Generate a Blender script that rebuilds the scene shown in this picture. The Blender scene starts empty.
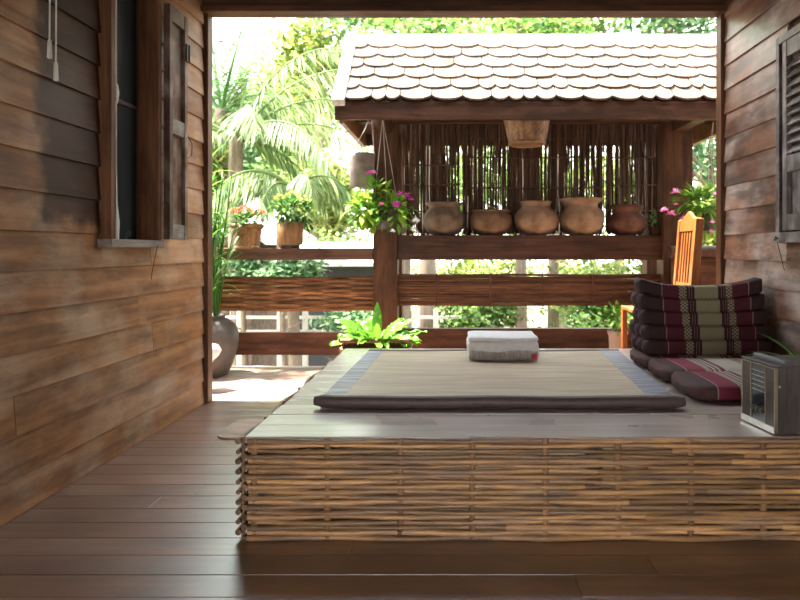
import bpy, math, random
from mathutils import Vector, Matrix
R = random.Random(7)
scene = bpy.context.scene
COL = scene.collection
PI = math.pi
XV, YV, F, CH = 458.0, 250.0, 610.0, 1.2        # vanishing point, focal length in px, eye height

def at(px, py, Y):
    return Vector(((px - XV) * Y / F, Y, CH - (py - YV) * Y / F))

# ------------------------------------------------------------------ mesh builder
class MB:
    def __init__(s): s.v = []; s.f = []; s.sm = []
    def add(s, vs, fs, smooth=False):
        b = len(s.v); s.v += [tuple(v) for v in vs]
        for f in fs: s.f.append(tuple(b + i for i in f)); s.sm.append(smooth)
    def box(s, x0, x1, y0, y1, z0, z1, M=None):
        vs = [Vector((x, y, z)) for z in (z0, z1) for y in (y0, y1) for x in (x0, x1)]
        if M: vs = [M @ v for v in vs]
        s.add(vs, [(0,2,3,1),(4,5,7,6),(0,1,5,4),(2,6,7,3),(0,4,6,2),(1,3,7,5)])
        return s
    def prism(s, poly, a, b, axis='Y'):
        """poly = list of 2D points; extruded from a to b along axis"""
        n = len(poly)
        def p(u, w, t):
            return (u, t, w) if axis == 'Y' else ((t, u, w) if axis == 'X' else (u, w, t))
        vs = [p(u, w, a) for u, w in poly] + [p(u, w, b) for u, w in poly]
        fs = [tuple(range(n)), tuple(range(2*n-1, n-1, -1))]
        fs += [(i, i+n, (i+1) % n + n, (i+1) % n) for i in range(n)]
        s.add(vs, fs); return s
    def tube(s, pts, r, n=8, cap=True, flat=1.0):
        pts = [Vector(p) for p in pts]; m = len(pts)
        rs = r if isinstance(r, (list, tuple)) else [r]*m
        up = Vector((0,0,1)); vs = []
        for i, p in enumerate(pts):
            d = (pts[min(i+1, m-1)] - pts[max(i-1, 0)]).normalized()
            a = up if abs(d.z) < .95 else Vector((1,0,0))
            u = d.cross(a).normalized(); w = u.cross(d).normalized()
            for k in range(n):
                t = 2*PI*k/n
                vs.append(p + u*(math.cos(t)*rs[i]*flat) + w*(math.sin(t)*rs[i]))
        fs = []
        for i in range(m-1):
            for k in range(n):
                fs.append((i*n+k, i*n+(k+1) % n, (i+1)*n+(k+1) % n, (i+1)*n+k))
        s.add(vs, fs, True)
        if cap:
            s.add(vs[:n], [tuple(range(n-1, -1, -1))]); s.add(vs[-n:], [tuple(range(n))])
        return s
    def lathe(s, prof, c=(0,0,0), n=32, cap=True, wob=None):
        c = Vector(c); vs = []; m = len(prof)
        for i, (r, z) in enumerate(prof):
            for k in range(n):
                t = 2*PI*k/n
                rr = r + (wob(i, k, t) if wob else 0)
                vs.append(c + Vector((rr*math.cos(t), rr*math.sin(t), z)))
        fs = [(i*n+k, i*n+(k+1) % n, (i+1)*n+(k+1) % n, (i+1)*n+k) for i in range(m-1) for k in range(n)]
        s.add(vs, fs, True)
        if cap:
            s.add(vs[:n], [tuple(range(n-1, -1, -1))]); s.add(vs[-n:], [tuple(range(n))])
        return s
    def leaf(s, p, d, length, width, droop=.3, nseg=4, up=Vector((0,0,1)), wave=0, fold=.12, rnd=R):
        """a pointed leaf blade that bends down along its length"""
        p = Vector(p); d = Vector(d).normalized(); vs = []; ph = rnd.random()*6
        for i in range(nseg+1):
            t = i/nseg
            q = p.copy()
            side = d.cross(up)
            if side.length < 1e-3: side = d.cross(Vector((1,0,0)))
            side.normalize(); nrm = side.cross(d).normalized()
            w = width*.5*(math.sin(PI*min(1, t*.93+.07))**.7)
            if t == 1: w = width*.03
            wz = wave*math.sin(t*22+ph)
            vs += [q - side*w + nrm*(w*fold + wz), q, q + side*w + nrm*(w*fold - wz)]
            d = (d + Vector((0,0,-1))*droop/nseg).normalized()
            p = p + d*length/nseg
        fs = []
        for i in range(nseg):
            a = 3*i
            fs += [(a, a+1, a+4, a+3), (a+1, a+2, a+5, a+4)]
        s.add(vs, fs, True)
        return s
    def build(s, name, mat, parent=None, bevel=0, loc=None, seg=2, sub=0):
        me = bpy.data.meshes.new(name); me.from_pydata(s.v, [], s.f)
        me.polygons.foreach_set('use_smooth', s.sm)
        me.validate(); me.update()
        o = bpy.data.objects.new(name, me); COL.objects.link(o)
        if mat: me.materials.append(mat)
        if parent: o.parent = parent
        if loc is not None: o.location = loc
        if bevel:
            m = o.modifiers.new('bevel', 'BEVEL'); m.width = bevel; m.segments = seg
            m.limit_method = 'ANGLE'; m.angle_limit = math.radians(40)
        if sub:
            m = o.modifiers.new('sub', 'SUBSURF'); m.levels = m.render_levels = sub
        return o

def tag(o, label=None, cat=None, group=None, kind=None):
    if label: o['label'] = label
    if cat: o['category'] = cat
    if group: o['group'] = group
    if kind: o['kind'] = kind
    return o
def thing(name, label, cat, loc=(0,0,0), rz=0, group=None):
    o = bpy.data.objects.new(name, None); o.empty_display_size = .1
    COL.objects.link(o); o.location = loc; o.rotation_euler = (0,0,rz)
    return tag(o, label, cat, group)
def struct_root(name):
    o = bpy.data.objects.new(name, None); COL.objects.link(o); o['kind'] = 'structure'; return o
def struct(name, mb, mat, bevel=0):
    o = mb.build(name, mat, None, bevel); o['kind'] = 'structure'; return o

# ------------------------------------------------------------------ materials
def mat_new(name):
    m = bpy.data.materials.new(name); m.use_nodes = True
    nt = m.node_tree; nt.nodes.clear()
    out = nt.nodes.new('ShaderNodeOutputMaterial'); b = nt.nodes.new('ShaderNodeBsdfPrincipled')
    nt.links.new(b.outputs[0], out.inputs[0])
    return m, nt, b, out
def N(nt, typ, **kw):
    n = nt.nodes.new(typ)
    for k, v in kw.items(): setattr(n, k, v)
    return n
def L(nt, a, b): nt.links.new(a, b)
def rgb(c): return (c[0], c[1], c[2], 1)
def ramp(nt, stops, interp='LINEAR'):
    r = N(nt, 'ShaderNodeValToRGB'); cr = r.color_ramp; cr.interpolation = interp
    while len(cr.elements) > 1: cr.elements.remove(cr.elements[0])
    cr.elements[0].position = stops[0][0]; cr.elements[0].color = rgb(stops[0][1])
    for p, c in stops[1:]:
        e = cr.elements.new(p); e.color = rgb(c)
    return r
def mix(nt, fac, a, b, blend='MIX'):
    m = N(nt, 'ShaderNodeMix', data_type='RGBA', blend_type=blend)
    for i, x in ((0, fac), (6, a), (7, b)):
        if isinstance(x, (int, float)): m.inputs[i].default_value = x
        elif isinstance(x, tuple): m.inputs[i].default_value = rgb(x)
        else: L(nt, x, m.inputs[i])
    return m.outputs[2]
def math_(nt, op, a, b=0.0):
    m = N(nt, 'ShaderNodeMath', operation=op)
    for i, x in enumerate((a, b)):
        if isinstance(x, (int, float)): m.inputs[i].default_value = x
        else: L(nt, x, m.inputs[i])
    return m.outputs[0]

def wood(name, dark, light, axis='X', grain=1.0, rough=.55, vary=.5, patch=None, pamt=.5, pscale=2.5, bump=.25, spec=.5, rvar=.15, stain=.45, coat=0):
    m, nt, b, out = mat_new(name)
    tc = N(nt, 'ShaderNodeTexCoord'); geo = N(nt, 'ShaderNodeNewGeometry')
    off = N(nt, 'ShaderNodeVectorMath', operation='MULTIPLY_ADD')
    cx = N(nt, 'ShaderNodeCombineXYZ')
    for i in range(3): L(nt, geo.outputs['Random Per Island'], cx.inputs[i])
    L(nt, cx.outputs[0], off.inputs[0]); off.inputs[1].default_value = (31, 17, 23); L(nt, tc.outputs['Object'], off.inputs[2])
    mp = N(nt, 'ShaderNodeMapping'); L(nt, off.outputs[0], mp.inputs[0])
    s = {'X': (1.2, 26, 26), 'Y': (26, 1.2, 26), 'Z': (26, 26, 1.2)}[axis]
    mp.inputs['Scale'].default_value = tuple(a*grain for a in s)
    n1 = N(nt, 'ShaderNodeTexNoise'); n1.inputs['Scale'].default_value = 1; n1.inputs['Detail'].default_value = 7
    n1.inputs['Roughness'].default_value = .62; n1.inputs['Distortion'].default_value = .6
    L(nt, mp.outputs[0], n1.inputs['Vector'])
    r = ramp(nt, [(.3, dark), (.72, light)]); L(nt, n1.outputs[0], r.inputs[0])
    n2 = N(nt, 'ShaderNodeTexNoise'); n2.inputs['Scale'].default_value = pscale; n2.inputs['Detail'].default_value = 5
    L(nt, off.outputs[0], n2.inputs['Vector'])
    c = r.outputs[0]
    if patch:
        pr = ramp(nt, [(.44, (0,0,0)), (.66, (1,1,1))]); L(nt, n2.outputs[0], pr.inputs[0])
        f = math_(nt, 'MULTIPLY', pr.outputs[0], pamt)
        f = math_(nt, 'MULTIPLY', f, math_(nt, 'ADD', n1.outputs[0], .35))
        c = mix(nt, f, c, patch)
    n3 = N(nt, 'ShaderNodeTexNoise'); n3.inputs['Scale'].default_value = 1; n3.inputs['Detail'].default_value = 8; n3.inputs['Roughness'].default_value = .7
    mp3 = N(nt, 'ShaderNodeMapping'); s3 = {'X': (2.2, 7, 7), 'Y': (7, 2.2, 7), 'Z': (7, 7, 2.2)}[axis]; mp3.inputs['Scale'].default_value = s3
    L(nt, off.outputs[0], mp3.inputs[0]); L(nt, mp3.outputs[0], n3.inputs['Vector'])
    sr = ramp(nt, [(.4, (1-stain,)*3), (.56, (1,1,1))]); L(nt, n3.outputs[0], sr.inputs[0])
    c = mix(nt, 1.0, c, sr.outputs[0], 'MULTIPLY')
    v = math_(nt, 'ADD', math_(nt, 'MULTIPLY', geo.outputs['Random Per Island'], vary), 1 - vary*.5)
    hs = N(nt, 'ShaderNodeHueSaturation'); L(nt, c, hs.inputs['Color']); L(nt, v, hs.inputs['Value'])
    L(nt, hs.outputs[0], b.inputs['Base Color'])
    rr = math_(nt, 'ADD', math_(nt, 'MULTIPLY', n2.outputs[0], rvar*2), rough - rvar)
    L(nt, rr, b.inputs['Roughness'])
    b.inputs['Specular IOR Level'].default_value = spec
    b.inputs['Coat Weight'].default_value = coat; b.inputs['Coat IOR'].default_value = 1.85; b.inputs['Coat Roughness'].default_value = max(.1, rough)
    bp = N(nt, 'ShaderNodeBump'); bp.inputs['Strength'].default_value = bump; bp.inputs['Distance'].default_value = .004
    L(nt, n1.outputs[0], bp.inputs['Height']); L(nt, bp.outputs[0], b.inputs['Normal'])
    return m
def plain(name, c, rough=.6, metal=0, spec=.5, c2=None, scale=20, bump=0, vary=0):
    m, nt, b, out = mat_new(name)
    b.inputs['Roughness'].default_value = rough; b.inputs['Metallic'].default_value = metal
    b.inputs['Specular IOR Level'].default_value = spec
    tc = N(nt, 'ShaderNodeTexCoord')
    n1 = N(nt, 'ShaderNodeTexNoise'); n1.inputs['Scale'].default_value = scale; n1.inputs['Detail'].default_value = 6
    L(nt, tc.outputs['Object'], n1.inputs['Vector'])
    r = ramp(nt, [(.32, c2 or tuple(x*.85 for x in c)), (.68, c)]); L(nt, n1.outputs[0], r.inputs[0])
    col = r.outputs[0]
    if vary:
        geo = N(nt, 'ShaderNodeNewGeometry'); hs = N(nt, 'ShaderNodeHueSaturation')
        L(nt, col, hs.inputs['Color'])
        L(nt, math_(nt, 'ADD', math_(nt, 'MULTIPLY', geo.outputs['Random Per Island'], vary), 1-vary/2), hs.inputs['Value'])
        col = hs.outputs[0]
    L(nt, col, b.inputs['Base Color'])
    if bump:
        bp = N(nt, 'ShaderNodeBump'); bp.inputs['Strength'].default_value = bump; bp.inputs['Distance'].default_value = .004
        L(nt, n1.outputs[0], bp.inputs['Height']); L(nt, bp.outputs[0], b.inputs['Normal'])
    return m
def foliage(name, c1, c2, c3=None, trans=.45, rough=.5):
    m, nt, b, out = mat_new(name)
    geo = N(nt, 'ShaderNodeNewGeometry')
    st = [(0, c1), (.55, c2), (1, c3 or c2)]
    r = ramp(nt, st); L(nt, geo.outputs['Random Per Island'], r.inputs[0])
    L(nt, r.outputs[0], b.inputs['Base Color']); b.inputs['Roughness'].default_value = rough
    b.inputs['Specular IOR Level'].default_value = .35
    tr = N(nt, 'ShaderNodeBsdfTranslucent'); ms = N(nt, 'ShaderNodeMixShader'); ms.inputs[0].default_value = trans
    hs = N(nt, 'ShaderNodeHueSaturation'); hs.inputs['Value'].default_value = 1.25; hs.inputs['Hue'].default_value = .485
    L(nt, r.outputs[0], hs.inputs['Color']); L(nt, hs.outputs[0], tr.inputs['Color'])
    L(nt, b.outputs[0], ms.inputs[1]); L(nt, tr.outputs[0], ms.inputs[2]); L(nt, ms.outputs[0], out.inputs[0])
    return m

SID = dict(patch=(.43,.34,.27), pamt=.75)
M = {}
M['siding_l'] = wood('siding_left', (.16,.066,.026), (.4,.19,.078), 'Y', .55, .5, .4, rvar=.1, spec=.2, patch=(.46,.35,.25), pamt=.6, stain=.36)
def dark_patch(m, y0, y1, z0, z1):  # multiplies the board colour darker inside a soft, noise-edged rectangle
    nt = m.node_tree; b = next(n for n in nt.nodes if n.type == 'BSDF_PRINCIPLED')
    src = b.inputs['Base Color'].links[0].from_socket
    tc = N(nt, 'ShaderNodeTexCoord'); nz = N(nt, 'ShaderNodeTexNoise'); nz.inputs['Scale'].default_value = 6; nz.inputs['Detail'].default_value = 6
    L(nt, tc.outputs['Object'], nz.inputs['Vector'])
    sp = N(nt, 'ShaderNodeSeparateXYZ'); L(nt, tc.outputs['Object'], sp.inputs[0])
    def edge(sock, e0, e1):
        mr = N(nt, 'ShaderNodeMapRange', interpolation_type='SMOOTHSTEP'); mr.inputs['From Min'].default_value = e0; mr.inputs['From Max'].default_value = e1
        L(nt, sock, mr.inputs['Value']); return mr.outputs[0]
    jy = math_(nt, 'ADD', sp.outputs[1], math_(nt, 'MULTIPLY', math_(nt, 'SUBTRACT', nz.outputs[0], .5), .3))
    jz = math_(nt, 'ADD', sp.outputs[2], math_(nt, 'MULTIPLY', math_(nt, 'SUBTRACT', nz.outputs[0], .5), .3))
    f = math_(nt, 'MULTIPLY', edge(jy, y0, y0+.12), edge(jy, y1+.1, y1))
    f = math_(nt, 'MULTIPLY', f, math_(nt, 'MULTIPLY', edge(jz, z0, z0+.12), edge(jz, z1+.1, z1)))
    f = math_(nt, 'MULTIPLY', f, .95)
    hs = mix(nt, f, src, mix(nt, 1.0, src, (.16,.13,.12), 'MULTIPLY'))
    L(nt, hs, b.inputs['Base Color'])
dark_patch(M['siding_l'], 2.84, 3.42, 1.27, 3.1)
M['siding_r'] = wood('siding_right', (.12,.054,.03), (.3,.155,.095), 'Y', .55, .34, .4, patch=(.44,.37,.33), pamt=.9, rvar=.1, stain=.65, spec=.7)
M['siding_x'] = wood('siding_out', (.17,.075,.034), (.38,.2,.1), 'X', .8, .55, .35, **SID)
M['trim'] = wood('post_trim', (.07,.028,.012), (.17,.075,.032), 'Z', 1, .5, .2, spec=.2)
M['beam'] = wood('beam_wood', (.04,.017,.008), (.16,.07,.03), 'X', .6, .6, .4, spec=.2)
M['ceil'] = wood('ceiling_wood', (.05,.025,.014), (.15,.075,.04), 'X', .8, .6, .4)
M['floor'] = wood('floor_wood', (.1,.034,.011), (.25,.1,.037), 'X', .7, .35, .4, coat=1, patch=(.26,.17,.12), pamt=.6, bump=.12, rvar=.07, spec=1.0)
M['casing'] = wood('window_casing', (.09,.036,.016), (.22,.095,.042), 'Z', 1, .55, .2, spec=.2)
M['jamb'] = wood('window_jamb', (.035,.015,.008), (.08,.036,.018), 'Z', 1, .6, .2)
M['shutter'] = wood('shutter_wood', (.05,.022,.012), (.14,.065,.036), 'Z', 1, .5, .4, patch=(.34,.27,.22), pamt=.6, pscale=6, spec=.2)
M['shutgrey'] = wood('shutter_weathered', (.07,.048,.04), (.18,.14,.125), 'Z', 1, .45, .5, patch=(.42,.38,.36), pamt=.8, pscale=7)
M['shutrail'] = wood('shutter_rail_worn', (.08,.06,.048), (.2,.16,.135), 'Y', 1, .5, .4, patch=(.36,.31,.28), pamt=.6, pscale=8)
M['sillgrey'] = wood('sill_weathered', (.14,.1,.08), (.33,.27,.23), 'Y', 1, .55, .2)
M['darkglass'] = plain('dark_glass', (.022,.03,.032), .25, 0, .4, scale=3)
M['iron'] = plain('iron', (.03,.028,.026), .5, .8, scale=60)
M['cord'] = plain('cord', (.62,.58,.5), .7)
M['post'] = wood('pavilion_post', (.06,.024,.011), (.16,.068,.031), 'Z', .8, .6, .25, spec=.2)
M['rail'] = wood('rail_wood', (.075,.036,.022), (.2,.1,.065), 'X', .8, .55, .25, spec=.2)
M['shelf'] = wood('shelf_wood', (.035,.014,.007), (.13,.053,.024), 'X', .8, .5, .25, spec=.2)
M['lower'] = wood('lower_rail_wood', (.075,.027,.013), (.17,.066,.033), 'X', .8, .5, .25, spec=.2)
M['fascia'] = wood('fascia_wood', (.06,.025,.013), (.14,.06,.032), 'X', .8, .55, .2, spec=.2)
M['orange'] = wood('gable_wood', (.25,.11,.04), (.42,.2,.08), 'X', .8, .55, .2)
M['shingle'] = wood('shingle_wood', (.16,.12,.09), (.31,.245,.195), 'Y', .6, .85, .5, patch=(.08,.06,.048), pamt=.7, pscale=5, spec=.1, stain=.4)
M['verge'] = wood('verge_wood', (.66,.62,.56), (.76,.72,.67), 'Y', .8, .7, .1)
M['reed'] = wood('reed', (.05,.022,.011), (.19,.095,.05), 'Z', 1.5, .6, .9, spec=.25)
M['split'] = wood('split_bamboo', (.13,.052,.021), (.34,.15,.06), 'X', 1.3, .5, .8, spec=.2)
M['splitdark'] = wood('split_bamboo_dark', (.07,.028,.013), (.19,.08,.037), 'X', 1.3, .5, .8, spec=.2)
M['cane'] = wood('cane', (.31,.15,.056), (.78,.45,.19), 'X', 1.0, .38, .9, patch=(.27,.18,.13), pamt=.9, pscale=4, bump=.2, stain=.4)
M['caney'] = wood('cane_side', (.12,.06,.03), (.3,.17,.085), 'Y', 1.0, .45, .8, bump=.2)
M['stake'] = wood('stake', (.2,.095,.04), (.44,.23,.1), 'Z', 1.2, .5, .4)
M['bed'] = wood('bed_boards', (.27,.2,.155), (.6,.49,.41), 'X', .6, .3, .4, patch=(.55,.5,.46), pamt=.35, rvar=.1, bump=.2, spec=.9, stain=.15, coat=1)
M['deck'] = wood('deck_boards', (.22,.13,.09), (.46,.33,.26), 'X', .7, .35, .4, patch=(.6,.5,.44), pamt=.7, bump=.15, spec=.6)
M['doormat'] = wood('doormat', (.38,.26,.18), (.5,.36,.26), 'X', .7, .6, .1)
M['chair'] = wood('chair_wood', (.26,.075,.015), (.42,.145,.034), 'Z', .8, .4, .2)
M['barkpale'] = wood('bark_pale', (.14,.1,.07), (.3,.23,.165), 'Z', .5, .85, .3)
M['bark'] = wood('bark', (.16,.11,.075), (.36,.27,.19), 'Z', .5, .85, .3)
M['leafdark'] = foliage('leaf_dark', (.05,.13,.025), (.1,.22,.04), (.2,.33,.07))
M['leafpot'] = foliage('leaf_potted', (.035,.13,.012), (.11,.27,.025), (.34,.45,.06))
M['leafmum'] = foliage('leaf_mum', (.025,.08,.02), (.06,.15,.035), (.15,.27,.06))
M['fern'] = foliage('fern', (.03,.14,.012), (.09,.26,.02), (.22,.4,.045), .35, .3)
M['strap'] = foliage('strap_leaf', (.03,.11,.015), (.08,.22,.035), (.22,.36,.08))
M['tree1'] = foliage('tree_leaf_green', (.035,.09,.02), (.1,.2,.045), (.24,.34,.09))
M['tree2'] = foliage('tree_leaf_yellow', (.06,.12,.025), (.2,.28,.065), (.42,.44,.12))
M['tree3'] = foliage('tree_leaf_cool', (.04,.1,.04), (.11,.21,.09), (.26,.38,.19))
M['palm'] = foliage('palm_leaf', (.05,.1,.027), (.13,.2,.065), (.36,.42,.19))
M['palmg'] = foliage('palm_leaf_green', (.04,.12,.035), (.1,.22,.07), (.28,.4,.15))
M['magenta'] = foliage('petal_magenta', (.5,.03,.3), (.62,.07,.4), (.7,.16,.52), .3)
M['pink'] = foliage('petal_pink', (.66,.14,.36), (.75,.27,.48), (.82,.42,.6), .3)
M['white'] = foliage('petal_white', (.78,.78,.74), (.85,.85,.8), None, .3)
M['mumred'] = foliage('petal_red', (.45,.1,.06), (.58,.19,.1), (.68,.38,.22), .2)
M['yellow'] = foliage('petal_yellow', (.62,.55,.04), (.78,.7,.1), None, .3)
M['clay1'] = plain('clay_grey', (.24,.17,.115), .85, c2=(.11,.072,.048), scale=9, bump=.4, spec=.2)
M['clay2'] = plain('clay_brown', (.26,.155,.09), .85, c2=(.1,.054,.032), scale=8, bump=.4, spec=.2)
M['clay3'] = plain('clay_buff', (.4,.255,.155), .85, c2=(.17,.092,.053), scale=7, bump=.4, spec=.2)
M['clay4'] = plain('clay_red', (.2,.095,.06), .8, c2=(.08,.036,.023), scale=8, bump=.4, spec=.2)
M['stoneware'] = plain('stoneware', (.1,.078,.062), .55, c2=(.045,.035,.028), scale=7, bump=.3)
M['terra'] = plain('terracotta', (.5,.33,.24), .8, scale=12)
M['black'] = plain('black_plastic', (.025,.022,.02), .45)
M['basket'] = wood('basket', (.19,.085,.03), (.42,.22,.09), 'Z', 1.5, .6, .5)
M['basketd'] = wood('basket_dark', (.15,.07,.028), (.4,.21,.095), 'Z', 1.5, .6, .5)
M['drum'] = plain('weathered_drum', (.3,.24,.2), .75, c2=(.16,.12,.1), scale=10, bump=.2)
M['soil'] = plain('soil', (.04,.027,.018), .95, scale=60, bump=.5)
M['hem'] = plain('mat_hem', (.105,.068,.056), .55, c2=(.075,.048,.04), scale=30, bump=.15)
M['blanket'] = plain('white_cotton', (.66,.64,.62), .9, c2=(.58,.56,.54), scale=25, bump=.25, spec=.2)
M['fringe'] = plain('cotton_fringe', (.56,.51,.45), .9, c2=(.4,.35,.3), scale=50, spec=.2, vary=.4)
M['redtag'] = plain('red_tag', (.55,.03,.05), .7)
M['whitebag'] = plain('white_bag', (.75,.76,.78), .4, scale=15, bump=.3)
M['concrete'] = plain('white_concrete', (.66,.62,.55), .85, c2=(.5,.46,.4), scale=6)
M['tin'] = plain('pale_tin_roof', (.75,.73,.7), .5, c2=(.6,.57,.54), scale=3)
M['tindark'] = plain('dark_roof', (.05,.05,.055), .7, scale=4)
M['ground'] = plain('garden_ground', (.09,.11,.045), .95, c2=(.13,.1,.065), scale=.8, bump=.5)
M['radiowood'] = wood('radio_veneer', (.06,.047,.04), (.13,.105,.092), 'Z', 1.6, .45, .1, bump=.1)
M['radiofront'] = wood('radio_front', (.035,.018,.013), (.075,.042,.03), 'Z', 1.6, .4, .1, bump=.1)
M['silver'] = plain('silver_trim', (.62,.6,.55), .35, .7, scale=30)
M['gold'] = plain('brass_trim', (.34,.28,.18), .4, .6, scale=30)
M['knob'] = plain('knob_bronze', (.12,.105,.06), .35, .5, scale=30)
M['slate'] = plain('slate_plastic', (.12,.125,.14), .4, scale=30)
M['glass'] = plain('dial_glass', (.02,.023,.028), .06, 0, .6, scale=4)
M['brownjar'] = plain('brown_barrel', (.25,.12,.07), .5, c2=(.14,.065,.038), scale=6)

def mat_weave():
    m, nt, b, out = mat_new('reed_mat')
    tc = N(nt, 'ShaderNodeTexCoord'); sp = N(nt, 'ShaderNodeSeparateXYZ'); L(nt, tc.outputs['Object'], sp.inputs[0])
    sx = math_(nt, 'SINE', math_(nt, 'MULTIPLY', sp.outputs[0], 2*PI/.022))
    sy = math_(nt, 'SINE', math_(nt, 'MULTIPLY', sp.outputs[1], 2*PI/.03))
    pr = math_(nt, 'MULTIPLY', sx, sy)
    n1 = N(nt, 'ShaderNodeTexNoise'); n1.inputs['Scale'].default_value = 1; n1.inputs['Detail'].default_value = 6
    mp = N(nt, 'ShaderNodeMapping'); mp.inputs['Scale'].default_value = (3, 26, 1); L(nt, tc.outputs['Object'], mp.inputs[0]); L(nt, mp.outputs[0], n1.inputs['Vector'])
    r = ramp(nt, [(.3, (.42,.31,.19)), (.7, (.74,.6,.43))]); L(nt, n1.outputs[0], r.inputs[0])
    f = math_(nt, 'ADD', math_(nt, 'MULTIPLY', pr, .5), .5)
    c = mix(nt, f, mix(nt, .8, r.outputs[0], (.19,.13,.075)), r.outputs[0])
    L(nt, c, b.inputs['Base Color']); b.inputs['Roughness'].default_value = .42; b.inputs['Specular IOR Level'].default_value = .8
    bp = N(nt, 'ShaderNodeBump'); bp.inputs['Strength'].default_value = .5; bp.inputs['Distance'].default_value = .003
    L(nt, pr, bp.inputs['Height']); L(nt, bp.outputs[0], b.inputs['Normal'])
    return m
M['matweave'] = mat_weave()
def mat_border():
    m, nt, b, out = mat_new('mat_border')
    tc = N(nt, 'ShaderNodeTexCoord')
    mp = N(nt, 'ShaderNodeMapping'); mp.inputs['Scale'].default_value = (4, 30, 4); L(nt, tc.outputs['Object'], mp.inputs[0])
    n1 = N(nt, 'ShaderNodeTexNoise'); n1.inputs['Scale'].default_value = 1; n1.inputs['Detail'].default_value = 5; L(nt, mp.outputs[0], n1.inputs['Vector'])
    r = ramp(nt, [(.35, (.14,.14,.17)), (.65, (.4,.4,.44))]); L(nt, n1.outputs[0], r.inputs[0])
    L(nt, r.outputs[0], b.inputs['Base Color']); b.inputs['Roughness'].default_value = .4
    bp = N(nt, 'ShaderNodeBump'); bp.inputs['Strength'].default_value = .3; bp.inputs['Distance'].default_value = .004
    L(nt, n1.outputs[0], bp.inputs['Height']); L(nt, bp.outputs[0], b.inputs['Normal'])
    return m
M['matborder'] = mat_border()

def mat_stripes(name, width, stops, chk, rough=.65, xr=25, zr=44):
    """woven Thai cotton: stripes across X (object space, 0..width); chk = bands with a dotted weave"""
    m, nt, b, out = mat_new(name)
    tc = N(nt, 'ShaderNodeTexCoord'); sp = N(nt, 'ShaderNodeSeparateXYZ'); L(nt, tc.outputs['Object'], sp.inputs[0])
    u = math_(nt, 'DIVIDE', sp.outputs[0], width)
    r = ramp(nt, stops, 'CONSTANT'); L(nt, u, r.inputs[0])
    msk = ramp(nt, chk, 'CONSTANT'); L(nt, u, msk.inputs[0])
    t = math_(nt, 'ADD', sp.outputs[2], sp.outputs[1])
    sx = math_(nt, 'SINE', math_(nt, 'MULTIPLY', sp.outputs[0], 2*PI*xr*1.25/width))
    sz = math_(nt, 'SINE', math_(nt, 'MULTIPLY', t, 2*PI*zr))
    dots = math_(nt, 'GREATER_THAN', math_(nt, 'MULTIPLY', sx, sz), .15)
    f = math_(nt, 'MULTIPLY', dots, msk.outputs[0])
    c = mix(nt, f, r.outputs[0], (.06,.022,.028))
    n1 = N(nt, 'ShaderNodeTexNoise'); n1.inputs['Scale'].default_value = 300; L(nt, tc.outputs['Object'], n1.inputs['Vector'])
    c = mix(nt, math_(nt, 'MULTIPLY', n1.outputs[0], .3), c, (.02,.01,.01))
    L(nt, c, b.inputs['Base Color']); b.inputs['Roughness'].default_value = rough
    b.inputs['Specular IOR Level'].default_value = .2
    return m
DK, MR, LN, CR, DL = (.034,.015,.014), (.075,.01,.018), (.24,.15,.135), (.27,.24,.14), (.04,.008,.013)
st = [(0, DK), (.186, LN), (.193, MR), (.324, CR), (.38, DL), (.4, LN), (.404, DL), (.42, LN), (.424, DL), (.442, CR), (.628, DL), (.65, LN), (.654, DL), (.668, LN), (.672, DL), (.685, CR), (.735, MR), (.862, LN), (.868, DK)]
ck = [(0, (0,0,0)), (.324, (1,1,1)), (.38, (0,0,0)), (.442, (.3,.3,.3)), (.628, (0,0,0)), (.685, (1,1,1)), (.735, (0,0,0))]
M['cushion'] = mat_stripes('cushion_cotton', .86, st, ck)
DK2, MR2, LN2, CR2, DL2 = (.075,.036,.032), (.24,.035,.06), (.4,.28,.24), (.46,.41,.33), (.15,.024,.042)  # cushion palette lightened: skylight on the same fabric put into the colour
st2 = [(0, DK2), (.155, LN2), (.162, MR2), (.3, CR2), (.34, DL2), (.355, CR2), (.372, DL2), (.39, CR2), (.41, DL2), (.44, CR2), (.64, DL2), (.655, CR2), (.67, DL2), (.69, CR2), (.73, MR2), (.862, LN2), (.868, DK2)]
M['mattress'] = mat_stripes('mattress_cotton_lit', .8, st2, [(0,(0,0,0)), (.3,(.8,.8,.8)), (.34,(0,0,0)), (.69,(.8,.8,.8)), (.73,(0,0,0))])

# ------------------------------------------------------------------ SETTING
XL, XR = -1.984, 2.08
Y0, Y1 = -3.4, 4.84
# floor boards, laid across
fb = MB(); dk = MB(); y = Y0
while y < 6.28:
    w = .145; x = -3.3 if y > 4.75 else -2.03
    xe = 3.4 if y > 4.75 else 2.13
    cuts = [x, R.uniform(-1.6, 1.4), xe]
    for a, b_ in zip(cuts, cuts[1:]):
        (dk if y > 4.78 else fb).box(a+.0008, b_-.0008, y+.0012, y+w-.0012, -.035, R.uniform(-.0012, 0))
    y += w
fo = struct('floor', fb, M['floor'], .002)
dk.build('deck_boards', M['deck'], fo, .002)
jo = MB()
for yy in (-3.2, -1.5, 0, 1.5, 3.0, 4.6, 6.1): jo.box(-2.1 if yy < 4.7 else -3.3, 2.1 if yy < 4.7 else 3.3, yy-.05, yy+.05, -.2, -.036)
for xx in (-2.0, 2.0):
    for yy in (0, 3.0, 6.1): jo.box(xx-.1, xx+.1, yy-.1, yy+.1, -2.05, -.2)
struct('trim_1', jo, M['beam'])

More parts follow.
